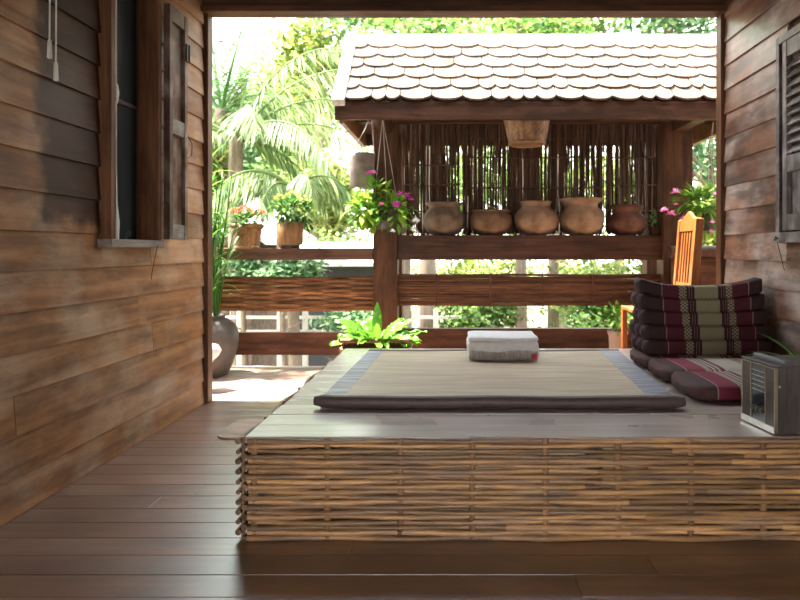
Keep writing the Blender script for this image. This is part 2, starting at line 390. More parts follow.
def lap_wall(name, xf, side, z_first, pitch, hole, mat, ylen=(Y0, Y1-.07)):
    """overlapping boards along Y; side=+1 means the face looks towards +X"""
    mb = MB(); z = z_first
    while z < 3.1:
        zt = z + pitch + .02
        spans = [ylen]
        if hole and zt > hole[2]+.02 and z < hole[3]-.02:
            spans = [(ylen[0], hole[0]), (hole[1], ylen[1])]
        if hole and z < hole[2]-.01 and zt > hole[2]+.02:
            k_ = (hole[2]-.01-z)/(zt-z)
            poly = [(xf, z), (xf-side*.017*k_, hole[2]-.01), (xf-side*.032, hole[2]-.01), (xf-side*.018, z)]
            mb.prism(poly[::-1] if side > 0 else poly, hole[0], hole[1], 'Y')
        for (a, b_) in spans:
            cuts = [a, b_]
            if b_ - a > 2.5: cuts = [a, R.uniform(a+.8, b_-.6), b_]
            for p, q in zip(cuts, cuts[1:]):
                zb = max(z, .001)
                jit = R.uniform(-.002, .002)
                poly = [(xf+side*jit, zb), (xf-side*.017+side*jit, zt), (xf-side*.032, zt), (xf-side*.018, zb)]
                if side > 0: poly = poly[::-1]
                mb.prism(poly, p+.0008, q-.0008, 'Y')
        z += pitch
    o = struct(name, mb, mat, .0015)
    bk = MB(); xa, xb = sorted((xf-side*.034, xf-side*.07))
    if hole:
        bk.box(xa, xb, ylen[0], hole[0], 0, 3.2); bk.box(xa, xb, hole[1], ylen[1], 0, 3.2)
        bk.box(xa, xb, hole[0], hole[1], 0, hole[2]); bk.box(xa, xb, hole[0], hole[1], hole[3], 3.2)
    else: bk.box(xa, xb, ylen[0], ylen[1], 0, 3.2)
    bo = bk.build('wall_sheathing', M['beam'], o)
    return o
HL = (3.41, 3.945, 1.26, 2.82)
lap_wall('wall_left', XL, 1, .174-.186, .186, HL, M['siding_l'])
HR = (3.12, 3.87, 1.31, 2.5)
lap_wall('wall_right', XR, -1, 1.13-.188*7+.188, .188, HR, M['siding_r'])
# outer faces of the two houses, turned to the garden
for nm, xa, xb in (('wall_outer_left', -5.5, -2.06), ('wall_outer_right', 2.15, 5.5)):
    mb = MB(); z = .0
    while z < 3.0:
        mb.prism([(4.84, z), (4.823, z+.2), (4.805, z+.2), (4.82, z)], xa, xb, 'X'); z += .186
    mb.box(xa, xb, 4.72, 4.80, -.2, 3.2)
    struct(nm, mb, M['siding_x'])
# corner posts and beam of the opening
struct('trim_2', MB().box(-2.07, -1.955, 4.77, 4.86, 0, 3.06), M['trim'], .004)
struct('trim_3', MB().box(2.055, 2.165, 4.77, 4.86, 0, 3.06), M['trim'], .004)
bm_ = MB()
bm_.box(-2.07, 2.165, 4.76, 4.86, 3.075, 3.2); bm_.box(-2.07, 2.165, 4.72, 4.865, 3.05, 3.095)
struct('trim_4', bm_, M['beam'], .004)
cl = MB(); yy = Y0
while yy < 4.75:
    cl.box(-2.05, 2.15, yy, yy+.148, 3.2, 3.22); yy += .15
for yy in (-3.2, -2.3, -1.5, -.5, .5, 1.5, 2.5, 3.5, 4.3): cl.box(-2.05, 2.15, yy-.04, yy+.04, 3.1, 3.2)
struct('ceiling', cl, M['ceil'])
struct('light_blocker_back', MB().box(-2.05, 1.5, Y0-.06, Y0, 1.95, 3.2).box(1.5, 2.15, Y0-.06, Y0, 0, 3.2), M['siding_x'])  # unseen wall added behind the camera; its opening limits light from behind
# simple tiled roof mass above so the sky does not leak in
struct('trim_5', MB().box(-5.5, 5.5, Y0-.2, 4.95, 3.225, 3.3), M['beam'])

# ---- left window with one open shutter
w1 = struct_root('window_1')
xo = -1.926
cs = MB()
cs.box(-2.06, xo, 3.39, 3.43, 1.25, 2.87); cs.box(-2.06, xo, 3.925, 3.965, 1.25, 2.87); cs.box(-2.06, xo, 3.43, 3.925, 2.82, 2.87)
cs.build('casing', M['casing'], w1, .003)
jb = MB(); jb.box(-2.2, -2.06, 3.925, 3.96, 1.26, 2.82); jb.box(-2.2, -2.06, 3.39, 3.43, 1.26, 2.82); jb.box(-2.2, -2.06, 3.39, 3.96, 2.82, 2.86); jb.box(-2.2, -2.06, 3.39, 3.96, 1.2, 1.26)
jb.build('jamb', M['jamb'], w1)
sb = MB().box(-2.06, xo+.012, 3.375, 3.975, 1.215, 1.262).build('sill', M['sillgrey'], w1, .004); sb['label'] = 'weathered grey sill'
MB().box(-2.085, -2.072, 3.43, 3.925, 1.26, 2.82).build('pane', M['darkglass'], w1)
gb = MB(); gb.box(-2.072, -2.062, 3.43, 3.925, 2.095, 2.12)
gb.build('glazing_bar', M['jamb'], w1)
ct = MB(); ct.tube([(-1.94, 3.455, 2.82), (-1.945, 3.455, 2.1), (-1.93, 3.457, 1.262)], .004, 6); ct.tube([(-1.93, 3.445, 2.82), (-1.93, 3.445, 1.262)], .003, 6)
ct.tube([(-1.93, 3.45, 2.14), (-1.93, 3.452, 2.09), (-1.93, 3.45, 2.03)], [.006, .013, .006], 8); ct.tube([(-1.93, 3.45, 1.45), (-1.93, 3.452, 1.36), (-1.93, 3.45, 1.263)], [.005, .014, .012], 8)
o = ct.build('tie_cord', M['cord'], w1); o['label'] = 'knotted white cord'
hk = MB(); hk.tube([(-1.905, 3.50, 1.264), (-1.9, 3.5, 1.29), (-1.902, 3.515, 1.315), (-1.9, 3.53, 1.3), (-1.9, 3.525, 1.28)], .004, 6)
hk.build('hook', M['iron'], w1)
hk = MB(); hk.tube([(-1.905, 3.87, 1.23), (-1.93, 3.872, 1.12), (-1.945, 3.87, 1.03), (-1.95, 3.88, 1.015)], .002, 5); hk.build('hook_wire', M['iron'], w1)
def shutter_leaf(parent, x0, x1, ya, yb, za, zb, mid, m1, m2, louvre=False, face=1):
    """a framed leaf in the Y-Z plane between x0 (wall side) and x1 (outer face)"""
    sh = MB(); st_ = .045
    sh.box(x0, x1, ya, ya+st_, za, zb); sh.box(x0, x1, yb-st_, yb, za, zb)
    so = sh.build('shutter', m1, parent, .003)
    xa = x0 + .006*face; xb = x1 - .004*face
    lo, hi = sorted((xa, xb))
    for mm_, (z0, z1) in zip((m2, m2, m1), ((za, za+.1), (mid-.05, mid+.05), (zb-.1, zb))):
        MB().box(lo, hi, ya+st_, yb-st_, z0, z1).build('shutter_rail', mm_, so, .002)
    pl, ph = sorted((x0+.008*face, x0+.018*face))
    MB().box(pl, ph, ya+st_, yb-st_, za+.1, mid-.05).build('shutter_panel', m1, so)
    if louvre:
        lm = MB(); z = mid+.06
        while z < zb-.13:
            lm.prism([(xa, z+.05), (xb, z), (xb+.004*face, z+.008), (xa+.004*face, z+.058)], ya+st_, yb-st_, 'Y'); z += .058
        lm.build('louvre', m1, so)
        MB().box(pl, pl+.004, ya+st_, yb-st_, mid+.05, zb-.1).build('louvre_back', M['jamb'], so)
    else:
        MB().box(pl, ph, ya+st_, yb-st_, mid+.05, zb-.1).build('shutter_panel', m1, so)
    return so
so = shutter_leaf(w1, -1.918, -1.876, 3.972, 4.24, 1.27, 2.81, 2.02, M['shutter'], M['shutrail'])
hg = MB(); hg.box(-1.876, -1.866, 4.2, 4.243, 2.5, 2.62); hg.tube([(-1.868, 4.235, 2.5), (-1.868, 4.235, 2.62)], .009, 8); hg.build('hinge', M['iron'], so)
hg = MB(); hg.tube([(-1.87, 4.23, 1.98), (-1.85, 4.245, 1.94), (-1.855, 4.25, 1.86), (-1.87, 4.235, 1.84)], .003, 6); hg.build('latch', M['iron'], so)

# ---- right window, louvred shutter
w2 = struct_root('window_2')
cs = MB()
cs.box(2.03, 2.16, 3.86, 3.9, 1.3, 2.55); cs.box(2.03, 2.16, 3.08, 3.12, 1.3, 2.55); cs.box(2.03, 2.16, 3.12, 3.86, 2.5, 2.55)
cs.build('casing', M['shutgrey'], w2, .003)
o = MB().box(2.015, 2.16, 3.05, 3.915, 1.245, 1.31).build('sill', M['shutgrey'], w2, .004)
MB().box(2.14, 2.155, 3.12, 3.87, 1.31, 2.5).build('window_back', M['jamb'], w2)
for a, b_ in ((3.47, 3.8), (3.14, 3.46)):
    shutter_leaf(w2, 2.07, 2.02, a, b_, 1.32, 2.49, 1.73, M['shutgrey'], M['shutgrey'], True, -1)
hk = MB(); hk.tube([(2.013, 3.84, 1.27), (2.0, 3.84, 1.285), (1.995, 3.845, 1.26)], .007, 6); hk.tube([(2.005, 3.84, 1.27), (2.03, 3.84, 1.17), (2.055, 3.84, 1.07)], .0022, 5)
hk.build('hook_wire', M['iron'], w2)

# ------------------------------------------------------------------ BED PLATFORM
BX0, BX1, BY0, BY1, BZ = -.88, 2.055, 2.535, 4.8, .426
bed = thing('sleeping_platform', 'low wooden platform bed with woven cane sides standing on the polished floor', 'platform bed', (0,0,0))
tb = MB(); y = BY0-.008
nb = 13; w = (BY1-BY0+.008)/nb
for i in range(nb):
    tb.box(BX0-.003+R.uniform(-.006,.006), BX1, y+.0015, y+w-.0015, BZ-.03, BZ-R.uniform(0,.002)); y += w
tb.build('top_boards', M['bed'], bed, .003)
for lx in (BX0+.07, .58, BX1-.07):
    for ly in (BY0+.09, BY1-.08):
        MB().box(lx-.035, lx+.035, ly-.035, ly+.035, .001, BZ-.031).build('leg', M['bed'], bed, .004)
def cane_panel(fix, a, b, axis, stakes, zs, amp, face, mat, name, parent, over=.0, r0=.0122):
    mb = MB()
    for k, z in enumerate(zs):
        segs = []; p = a - over*R.uniform(.3, 1)
        while p < b-.01:
            q = min(b, p + R.uniform(.9, 2.4))
            if b - q < .35: q = b
            segs.append((p, q)); p = q
        ph = R.random()*9
        for (p, q) in segs:
            n = max(6, int((q-p)/.045)); pts = []; rs = []
            r = r0*R.uniform(.8, 1.1); dz = R.uniform(-.0025, .0025)
            for i in range(n+1):
                t = p + (q-p)*i/n
                j = (t - stakes[0])/(stakes[1]-stakes[0])
                off = math.cos(PI*j)*(1 if k % 2 == 0 else -1)*amp
                zz = z + dz + .0013*math.sin(t*5.1+ph) + .0007*math.sin(t*13+ph*2)
                node = abs(((t + ph*.13) % .31) - .155) < .02
                if axis == 'X': pts.append((t, fix + face*off, zz))
                else: pts.append((fix + face*off, t, zz))
                rs.append(r*(1.12 if node else 1)*(1 - .18*i/n))
            mb.tube(pts, rs, 8)
    return mb.build(name, mat, parent)
zs = [.0125 + i*.0209 for i in range(20)]
stk = [-.84 + .3*i for i in range(10)]
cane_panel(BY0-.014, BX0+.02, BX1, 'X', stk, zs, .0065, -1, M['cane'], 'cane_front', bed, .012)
for x in stk:
    MB().tube([(x, BY0-.014, .002), (x+R.uniform(-.004,.004), BY0-.014, .2), (x, BY0-.014, .421)], .0145, 10, flat=.43).build('stake', M['stake'], bed)
stky = [BY0+.006+.3*i for i in range(8)]
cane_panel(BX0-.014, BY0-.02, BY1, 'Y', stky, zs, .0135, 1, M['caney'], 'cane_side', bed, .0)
for yv in stky:
    MB().tube([(BX0-.014, yv, .002), (BX0-.014, yv, .424)], .009, 8).build('stake', M['stake'], bed)

# ------------------------------------------------------------------ REED MAT
mt = thing('reed_mat', 'large woven reed floor mat with blue-grey borders and rolled brown hem on the platform', 'mat', (0,0,0))
FL, FR, BR, BL = Vector((-.675,2.99)), Vector((1.07,2.99)), Vector((1.165,4.45)), Vector((-.645,4.45))
def mq(u, v): return (FL*(1-u)+FR*u)*(1-v) + (BL*(1-u)+BR*u)*v
def mat_patch(u0, u1, v0, v1, z0, z1, nu, nv, wav=.0025):
    mb = MB(); vs = []
    for j in range(nv+1):
        for i in range(nu+1):
            p = mq(u0+(u1-u0)*i/nu, v0+(v1-v0)*j/nv)
            vs.append((p.x, p.y, z1 + wav*math.sin(p.x*7+p.y*3)*math.sin(p.y*9)))
    fs = [(j*(nu+1)+i, j*(nu+1)+i+1, (j+1)*(nu+1)+i+1, (j+1)*(nu+1)+i) for j in range(nv) for i in range(nu)]
    mb.add(vs, fs, True)
    c = [mq(u0,v0), mq(u1,v0), mq(u1,v1), mq(u0,v1)]
    n = len(mb.v)
    edge = [(i) for i in range(nu+1)] + [(j*(nu+1)+nu) for j in range(1, nv+1)] + [(nv*(nu+1)+i) for i in range(nu-1, -1, -1)] + [(j*(nu+1)) for j in range(nv-1, 0, -1)]
    lo = [(vs[e][0], vs[e][1], z0) for e in edge]; hi = [vs[e] for e in edge]; m_ = len(edge)
    mb.add(hi + lo, [(i, i+m_, (i+1) % m_ + m_, (i+1) % m_) for i in range(m_)] )
    mb.add(lo, [tuple(range(m_-1, -1, -1))])
    return mb
mat_patch(.06, .925, 0, .965, BZ+.001, BZ+.046, 30, 30).build('woven_field', M['matweave'], mt)
for u0, u1 in ((0, .0598), (.9252, 1)):
    mat_patch(u0, u1, 0, .965, BZ+.001, BZ+.047, 4, 30).build('border', M['matborder'], mt)
mat_patch(0, 1, .9652, 1, BZ+.001, BZ+.05, 30, 2).build('back_hem', M['hem'], mt)
hm = MB(); pts = []; rs = []
for i in range(41):
    t = i/40; x = FL.x-.025 + (FR.x-FL.x+.06)*t
    e = min(t, 1-t)
    pts.append((x, 2.968 + .012*(1-min(1, e*12)), BZ+.034+.002*math.sin(x*9)+ (.004 if t < .03 else 0))); rs.append(.031*min(1, .72+e*14))
hm.tube(pts, rs, 14); hm.build('front_hem', M['hem'], mt)

# ------------------------------------------------------------------ FOLDED BLANKET
def soft_box(mb, x0, x1, y0, y1, z0, z1, r=.03, n=9, noise=.004, seed=1, sag=None):
    rr = random.Random(seed); ph = [rr.random()*6 for _ in range(6)]
    def face(fn, nu, nv):
        vs = []
        for j in range(nv+1):
            for i in range(nu+1):
                p = Vector(fn(i/nu, j/nv))
                c = Vector((min(max(p.x, x0+r), x1-r), min(max(p.y, y0+r), y1-r), min(max(p.z, z0+min(r, (z1-z0)/2)), z1-min(r, (z1-z0)/2))))
                d = p - c
                if d.length > 1e-6: p = c + d.normalized()*min(r, d.length if d.length < r else r)
                p += Vector((math.sin(p.z*40+ph[0]+p.x*11), math.sin(p.x*19+ph[1]+p.z*23), math.sin(p.x*15+ph[2])*math.sin(p.y*17+ph[3])))*noise
                if sag: p.z += sag(p)
                vs.append(p)
        mb.add(vs, [(j*(nu+1)+i, j*(nu+1)+i+1, (j+1)*(nu+1)+i+1, (j+1)*(nu+1)+i) for j in range(nv) for i in range(nu)], True)
    l = lambda a, b, t: a+(b-a)*t
    face(lambda u, v: (l(x0,x1,u), y0, l(z0,z1,v)), n*2, n); face(lambda u, v: (l(x1,x0,u), y1, l(z0,z1,v)), n*2, n)
    face(lambda u, v: (x0, l(y1,y0,u), l(z0,z1,v)), n, n); face(lambda u, v: (x1, l(y0,y1,u), l(z0,z1,v)), n, n)
    face(lambda u, v: (l(x0,x1,u), l(y0,y1,v), z1), n*2, n); face(lambda u, v: (l(x0,x1,u), l(y1,y0,v), z0), n*2, n)
MT = BZ+.049
blk = thing('folded_blanket', 'folded white cotton blanket with fringed edge lying on the reed mat', 'blanket', (.3, 4.02, MT))
w = .235
mb = MB(); soft_box(mb, -w, w, 0, .33, .0, .05, .024, 9, .002, 3); mb.build('lower_fold', M['blanket'], blk)
mb = MB(); soft_box(mb, -w-.003, w, -.012, .33, .03, .128, .03, 9, .0025, 5); mb.build('middle_fold', M['blanket'], blk)
mb = MB(); soft_box(mb, -w+.006, w-.004, -.018, .335, .12, .152, .015, 9, .004, 8); mb.build('top_fold', M['blanket'], blk)
fr = MB(); rr = random.Random(4)
for i in range(150):
    x = -w+.018 + (2*w-.03)*i/149 + rr.uniform(-.002,.002)
    t = rr.uniform(.055,.068); yb = -.02-rr.uniform(0,.012)
    fr.tube([(x, -.009, t), (x+rr.uniform(-.003,.003), -.016, t*.6), (x+rr.uniform(-.006,.006), yb, .004)], [.0028,.0024,.0012], 5)
o = fr.build('fringe', M['fringe'], blk); o['kind'] = 'stuff'
MB().box(.18, .215, -.034, -.0305, .012, .046).build('laundry_tag', M['redtag'], blk)['label'] = 'small red tag'

# ------------------------------------------------------------------ MATTRESS AND TRIANGLE CUSHION
def pad_roll(mb, x0, x1, yc, zc, ry, rz, nx=36, nt=20, p=3.2, sag=None, bulge=.035):
    """stuffed tube along X with a squarish section and puffed ends"""
    vs = []
    for i in range(nx+1):
        t = i/nx; x = x0 + (x1-x0)*t
        e = min(t, 1-t)*(x1-x0)
        k = min(1, math.sqrt(max(0, 1-(1-min(1, e/bulge))**2))*.72+.28)
        if i in (0, nx): k = .25
        for j in range(nt):
            a = 2*PI*j/nt; ca, sa = math.cos(a), math.sin(a)
            yy = math.copysign(abs(ca)**(2/p), ca)*ry*k; zz = math.copysign(abs(sa)**(2/p), sa)*rz*k
            s_ = sag(x, zc+zz) if sag else 0
            wr = .0018*math.sin(x*70+j)*(1 if e < .12 else .25)
            vs.append((x, yc+yy, zc+zz+s_+wr))
    fs = [(i*nt+j, i*nt+(j+1) % nt, (i+1)*nt+(j+1) % nt, (i+1)*nt+j) for i in range(nx) for j in range(nt)]
    mb.add(vs, fs, True)
    mb.add(vs[:nt], [tuple(range(nt-1, -1, -1))], True); mb.add(vs[-nt:], [tuple(range(nt))], True)
mx = 1.185
mtr = thing('folding_mattress', 'brown and pink striped folding floor mattress on the platform under the triangle cushion', 'mattress', (mx, 3.085, BZ))
for k in range(3):
    mb = MB(); pad_roll(mb, 0, .82, .2+.416*k, .047, .21, .045, p=4.5, bulge=.07, nt=32)
    mb.build('fold_pad', M['mattress'], mtr)
cu = thing('triangle_cushion', 'large maroon triangle floor cushion with cream centre band leaning at the right wall', 'cushion', (1.2, 3.955, BZ+.094))
rows = [(3, .0), (3, .035), (2, .07), (2, .1), (1, .13)]
rh = .089
for k, (nc, y0) in enumerate(rows):
    for c in range(nc):
        d = .125 if nc > 1 else .14
        mb = MB()
        sg = (lambda x, z, k=k: (.062*(abs(x/.86-.5)*2)**2.4 - .012)*(k/4)**1.5)
        fl = .012*k/4
        pad_roll(mb, .012-fl*.8, .865-.012*k/4+fl*.6, y0 + d/2 + c*d, .044+rh*k, d*.515, .0495, p=6, sag=sg, bulge=.022, nt=28)
        mb.build('stuffed_roll', M['cushion'], cu)

# ------------------------------------------------------------------ RADIO
rd = thing('tabletop_radio', 'vintage wood-veneer radio with glass dial and silver base strip on platform corner', 'radio', (1.325, 2.55, BZ+.001), math.atan2(.027, .236))
W, D, H = .235, .33, .286      # local: front panel lies in the plane x=0 (facing -X), along +Y
cb = MB()
cb.box(.012, D, 0, W, 0, H-.004)
cb.build('cabinet', M['radiowood'], rd, .003)
MB().box(-.004, D+.003, -.004, W+.004, H-.004, H+.002).build('cabinet_top', M['radiowood'], rd, .002)
fm = MB(); fm.box(-.004, .012, -.002, .0015, .004, H-.008); fm.box(-.004, .012, W-.0015, W+.002, .004, H-.008); fm.box(-.004, .012, .002, W-.002, H-.012, H-.008)
fm.build('front_frame', M['gold'], rd, .001)
for ya, yb in ((.002, .062), (.172, W-.002)):
    MB().box(-.001, .012, ya, yb, .03, H-.014).build('speaker_panel', M['radiofront'], rd)
dg_ = MB().box(.001, .012, .066, .168, .03, H-.014).build('dial_glass', M['glass'], rd)
for ya in (.062, .168): MB().box(-.004, .012, ya, ya+.0025, .03, H-.014).build('dial_trim', M['gold'], rd)
o = MB().box(-.008, .012, -.002, W+.002, .004, .03).build('base_strip', M['silver'], rd, .001); o['label'] = 'silver base strip'
gr = MB()
for i in range(5): gr.box(-.001, .002, .07, .164, .16+.021*i, .1615+.021*i)
gr.build('dial_scale', M['silver'], dg_)
for i in range(3):
    k = MB(); k.tube([(.001, .087+.03*i, .08), (-.012, .087+.03*i, .08)], .0105, 14); k.build('knob', M['knob'], dg_)
for a in (.02, W-.02):
    MB().box(.03, D-.03, a-.01, a+.01, -.0008, .001).build('foot', M['black'], rd)
MB().box(.04, .075, -.006, W-.015, H+.002, H+.022).build('handle_bar', M['slate'], rd, .004)
k = MB(); k.tube([(.02, .002, .2), (.02, -.004, .2)], .005, 10); k.build('screw', M['silver'], rd)

# ------------------------------------------------------------------ PLANT HELPERS
def leaf_cluster(mb, n, c, rad, ln, wd, droop=.5, seed=1, upb=.3, core=.25):
    rr = random.Random(seed); c = Vector(c)
    for i in range(n):
        u = Vector((rr.gauss(0,1), rr.gauss(0,1), rr.gauss(0,1)+upb)).normalized()
        p = c + Vector((u.x*rad[0], u.y*rad[1], u.z*rad[2]))*rr.uniform(core, 1)
        d = (u + Vector((rr.uniform(-.6,.6), rr.uniform(-.6,.6), rr.uniform(-.3,.6)))).normalized()
        mb.leaf(p, d, ln*rr.uniform(.7,1.2), wd*rr.uniform(.7,1.2), droop*rr.uniform(.5,1.5), 3, rnd=rr)
def flower_head(c, r, mat, parent, n=26, seed=1):
    rr = random.Random(seed); mb = MB(); c = Vector(c)
    for i in range(n):
        u = Vector((rr.gauss(0,1), rr.gauss(0,1), abs(rr.gauss(0,.8))+.05)).normalized()
        mb.leaf(c+u*r*.35, (u+Vector((rr.uniform(-.5,.5),rr.uniform(-.5,.5),rr.uniform(-.2,.4)))).normalized(), r*.85, r*.5, .3, 2, rnd=rr)
    return mb.build('flower', mat, parent)
def weave_pot(r0, r1, h, rows, waves, amp, bulge=0):
    mb = MB(); prof = []
    for i in range(rows*3+1):
        t = i/(rows*3); prof.append((r0+(r1-r0)*t + bulge*math.sin(PI*t), h*t))
    n = waves*4
    def wob(i, k, th): return amp*math.cos(waves*th)*(1 if (i//3) % 2 else -1)*abs(math.sin(PI*(i % 3 + .5)/3))
    mb.lathe(prof, (0,0,0), n, True, wob)
    ring = lambda r, z, q: [(r*math.cos(2*PI*i/40), r*math.sin(2*PI*i/40), z) for i in range(41)]
    mb.tube(ring(r1, h, 0), amp*2.2+.004, 8); mb.tube(ring(r0, .006, 0), amp*1.6+.003, 8)
    return mb

# ------------------------------------------------------------------ PLANT AT THE RIGHT EDGE
pp = thing('potted_plant', 'small green grassy plant in a pot beside the radio at the right wall', 'potted plant', (1.75, 2.945, BZ+.001))
mb = MB(); mb.lathe([(.05,0),(.056,.01),(.07,.12),(.076,.13),(.068,.13),(.064,.1)], n=24); mb.build('pot', M['terra'], pp)
mb = MB(); mb.lathe([(.064,.1),(.0,.112)], n=20, cap=False); mb.build('soil', M['soil'], pp)
mb = MB(); rr = random.Random(5)
for i in range(64):
    a = rr.uniform(0, 2*PI) if i > 30 else rr.uniform(PI*.7, PI*1.2); el = rr.uniform(1.0, 2.4)
    mb.leaf((.02*math.cos(a), .02*math.sin(a), .11), (math.cos(a), math.sin(a), el), rr.uniform(.24,.4), rr.uniform(.014,.024), rr.uniform(1.0,2.2), 7, rnd=rr)
mb.build('foliage', M['fern'], pp)

# ------------------------------------------------------------------ BLIND CORDS, upper left
for i, (px, z1, lb) in enumerate(((49.5, 2.075, 'left and shorter of two white pull cords hanging by the left wall'), (54.5, 1.975, 'right and longer of two white pull cords hanging by the left wall'))):
    Y = 2.78; x = (px-XV)*Y/F
    c = thing('pull_cord', lb, 'cord', (x, Y+.01*i, 0), 0, 'blind pull cords')
    MB().tube([(0,0,3.2), (.002,0,2.6), (0,0,z1+.08)], .0035, 6).build('cord', M['cord'], c)
    MB().lathe([(.004, z1+.085), (.008, z1+.08), (.011, z1), (.007, z1-.003)], n=12).build('tassel', M['cord'], c)

# ------------------------------------------------------------------ DOOR MAT on the floor beside the bed
mb = MB(); x0, x1, y0, y1, r = -1.55, -.98, 3.86, 4.3, .09; poly = []
for cx, cy, a0 in ((x1-r, y1-r, 0), (x0+r, y1-r, PI/2), (x0+r, y0+r, PI), (x1-r, y0+r, 1.5*PI)):
    for k in range(7): a = a0+PI/2*k/6; poly.append((cx+r*math.cos(a), cy+r*math.sin(a)))
mb.prism(poly, .0005, .012, 'Z')
tag(mb.build('floor_board', M['doormat'], None, .003), 'thin tan board with rounded corners lying on the floor beside the platform', 'board')

# ------------------------------------------------------------------ GARDEN PAVILION
PY = 6.25
pv = thing('garden_pavilion', 'open wooden pavilion with scalloped shingle roof, reed screens and jar shelf at deck edge', 'pavilion', (0,0,0))
PXL, PXR = -.735, 2.22
for x in (PXL, PXR):
    for yy in (PY, 6.78):
        w = .122 if (x < 0) else .15
        MB().box(x-w, x+w, yy-.1, yy+.1, -2.05, 2.5).build('post', M['post'], pv, .008)
# shelf
sh = MB(); sh.box(PXL+.123, PXR-.151, PY-.06, PY, 1.1, 1.352); sh.build('shelf_front', M['shelf'], pv, .005)
MB().box(PXL+.123, PXR-.151, PY+.002, 6.62, 1.31, 1.35).build('shelf_board', M['shelf'], pv, .004)
MB().box(PXL+.123, PXR-.151, PY-.04, PY+.04, .195, .4).build('lower_rail', M['lower'], pv, .006)
def split_panel(x0, x1, z0, z1, y, n, ties, mat, parent, amp=0, tmat=None):
    mb = MB(); h = (z1-z0)/n
    stp = (ties[1]-ties[0]) if len(ties) > 1 else .4
    for k in range(n):
        z = z0+h*(k+.5); pts = []; ph = R.random()*6; m = 36
        for i in range(m+1):
            x = x0+(x1-x0)*i/m
            pts.append((x, y + (amp*math.cos(PI*(x-ties[0])/stp)*(1 if k % 2 else -1)) + R.uniform(-.002,.002), z+.003*math.sin(x*4+ph)))
        mb.tube(pts, h*R.uniform(.58,.72), 6, flat=.6)
    o = mb.build('split_bamboo_panel', mat, parent)
    for t in (ties if amp == 0 else []):
        MB().box(t-.005, t+.008, y-.02, y-.012, z0-.008, z1+.008).build('tie', tmat or mat, parent)
    return o
split_panel(PXL+.123, PXR-.151, .63, .955, PY, 13, [-.22, .33, .86, 1.38, 1.85], M['splitdark'], pv)
# reed screen behind the shelf, three panels
ys = 6.60
def reed_panel(x0, x1, z0, z1, fill, seed, ties, tilt=0):
    rr = random.Random(seed); mb = MB(); x = x0
    while x < x1:
        w = rr.uniform(.012, .024); g = rr.uniform(-.004, .004) if rr.random() > fill else rr.uniform(.004, .012)
        tl = tilt + rr.uniform(-.012, .012); ya = ys+rr.uniform(-.008,.008)
        zt = z1 - rr.uniform(0,.02); zb = z0 + rr.uniform(0,.03)
        zs_ = [zb+(zt-zb)*i/4 for i in range(5)]
        mb.tube([(x+w/2+tl*(z-z0)+.003*math.sin(z*9+x*40), ya, z) for z in zs_], [w/2*1.05*rr.uniform(.9,1.1) for _ in zs_], 6, flat=.8)
        x += w*.96+g*.5
    o = mb.build('reed_screen', M['reed'], pv)
    for z in ties:
        MB().tube([(x0, ys-.02, z), ((x0+x1)/2, ys-.022, z-.006), (x1, ys-.02, z+.003)], .009, 6).build('screen_tie', M['reed'], o)
ys_front = ys
def back_reeds(x0, x1, seed, dens):
    rr = random.Random(seed); mb = MB(); x = x0
    while x < x1:
        w = rr.uniform(.012, .022); zb = 1.36 + (rr.uniform(.35, .75) if rr.random() > dens else rr.uniform(0, .05))
        if rr.random() < .9:
            mb.tube([(x, ys+.03, zb), (x+rr.uniform(-.012,.012), ys+.03, 2.0), (x+rr.uniform(-.015,.015), ys+.03, 2.56)], w*.55, 5, flat=1.2)
        x += w*rr.uniform(.85, 1.5)
    mb.build('reed_backing', M['reed'], pv)
back_reeds(-.6, .02, 31, .92); back_reeds(.05, 1.575, 32, .8); back_reeds(1.61, 2.17, 33, .7)
reed_panel(-.6, .02, 1.351, 2.56, .1, 1, (1.62, 1.9, 2.12))
reed_panel(.05, 1.575, 1.351, 2.56, .3, 2, (1.6, 1.87, 2.2, 2.4))
reed_panel(1.61, 2.17, 1.351, 2.56, .36, 3, (1.62, 1.9, 2.2))
# ragged reed fringe hung under the eave
mb = MB(); rr = random.Random(9); x = -.6
while x < 2.2:
    w = rr.uniform(.012,.022); l = rr.uniform(.2,.42)
    mb.tube([(x, 6.5+rr.uniform(-.02,.02), 2.6), (x+rr.uniform(-.01,.01), 6.5, 2.6-l)], [w*.55, w*.4], 5); x += w*rr.uniform(.8,1.3)
mb.build('reed_fringe', M['reed'], pv)
# roof
RXL, RXR, EY, EZ, RYY, RZ = -1.12, 2.66, 5.55, 2.535, 6.25, 3.345
mb = MB(); mb.box(RXL+.0, RXR, EY-.012, EY+.03, 2.385, 2.55); mb.build('fascia', M['fascia'], pv, .004)
mb = MB(); mb.box(RXL, RXR, 6.92, 6.96, 2.385, 2.55); mb.build('rear_fascia', M['fascia'], pv, .004)
for x in (PXL, PXR): MB().box(x-.06, x+.06, EY+.03, 6.92, 2.39, 2.5).build('tie_beam', M['fascia'], pv, .004)
for x in (RXL+.03, RXR-.08):
    MB().box(x, x+.05, EY+.032, 6.918, 2.36, 2.6).build('gable_board', M['orange'], pv, .004)
for y in (PY, 6.78): MB().box(RXL+.081, RXR-.081, y-.06, y+.06, 2.5, 2.62).build('plate_beam', M['fascia'], pv, .004)
sl = Vector((0, RYY-EY, RZ-EZ)); SL = sl.length; sd = sl.normalized(); sn = Vector((0, -sd.z, sd.y))
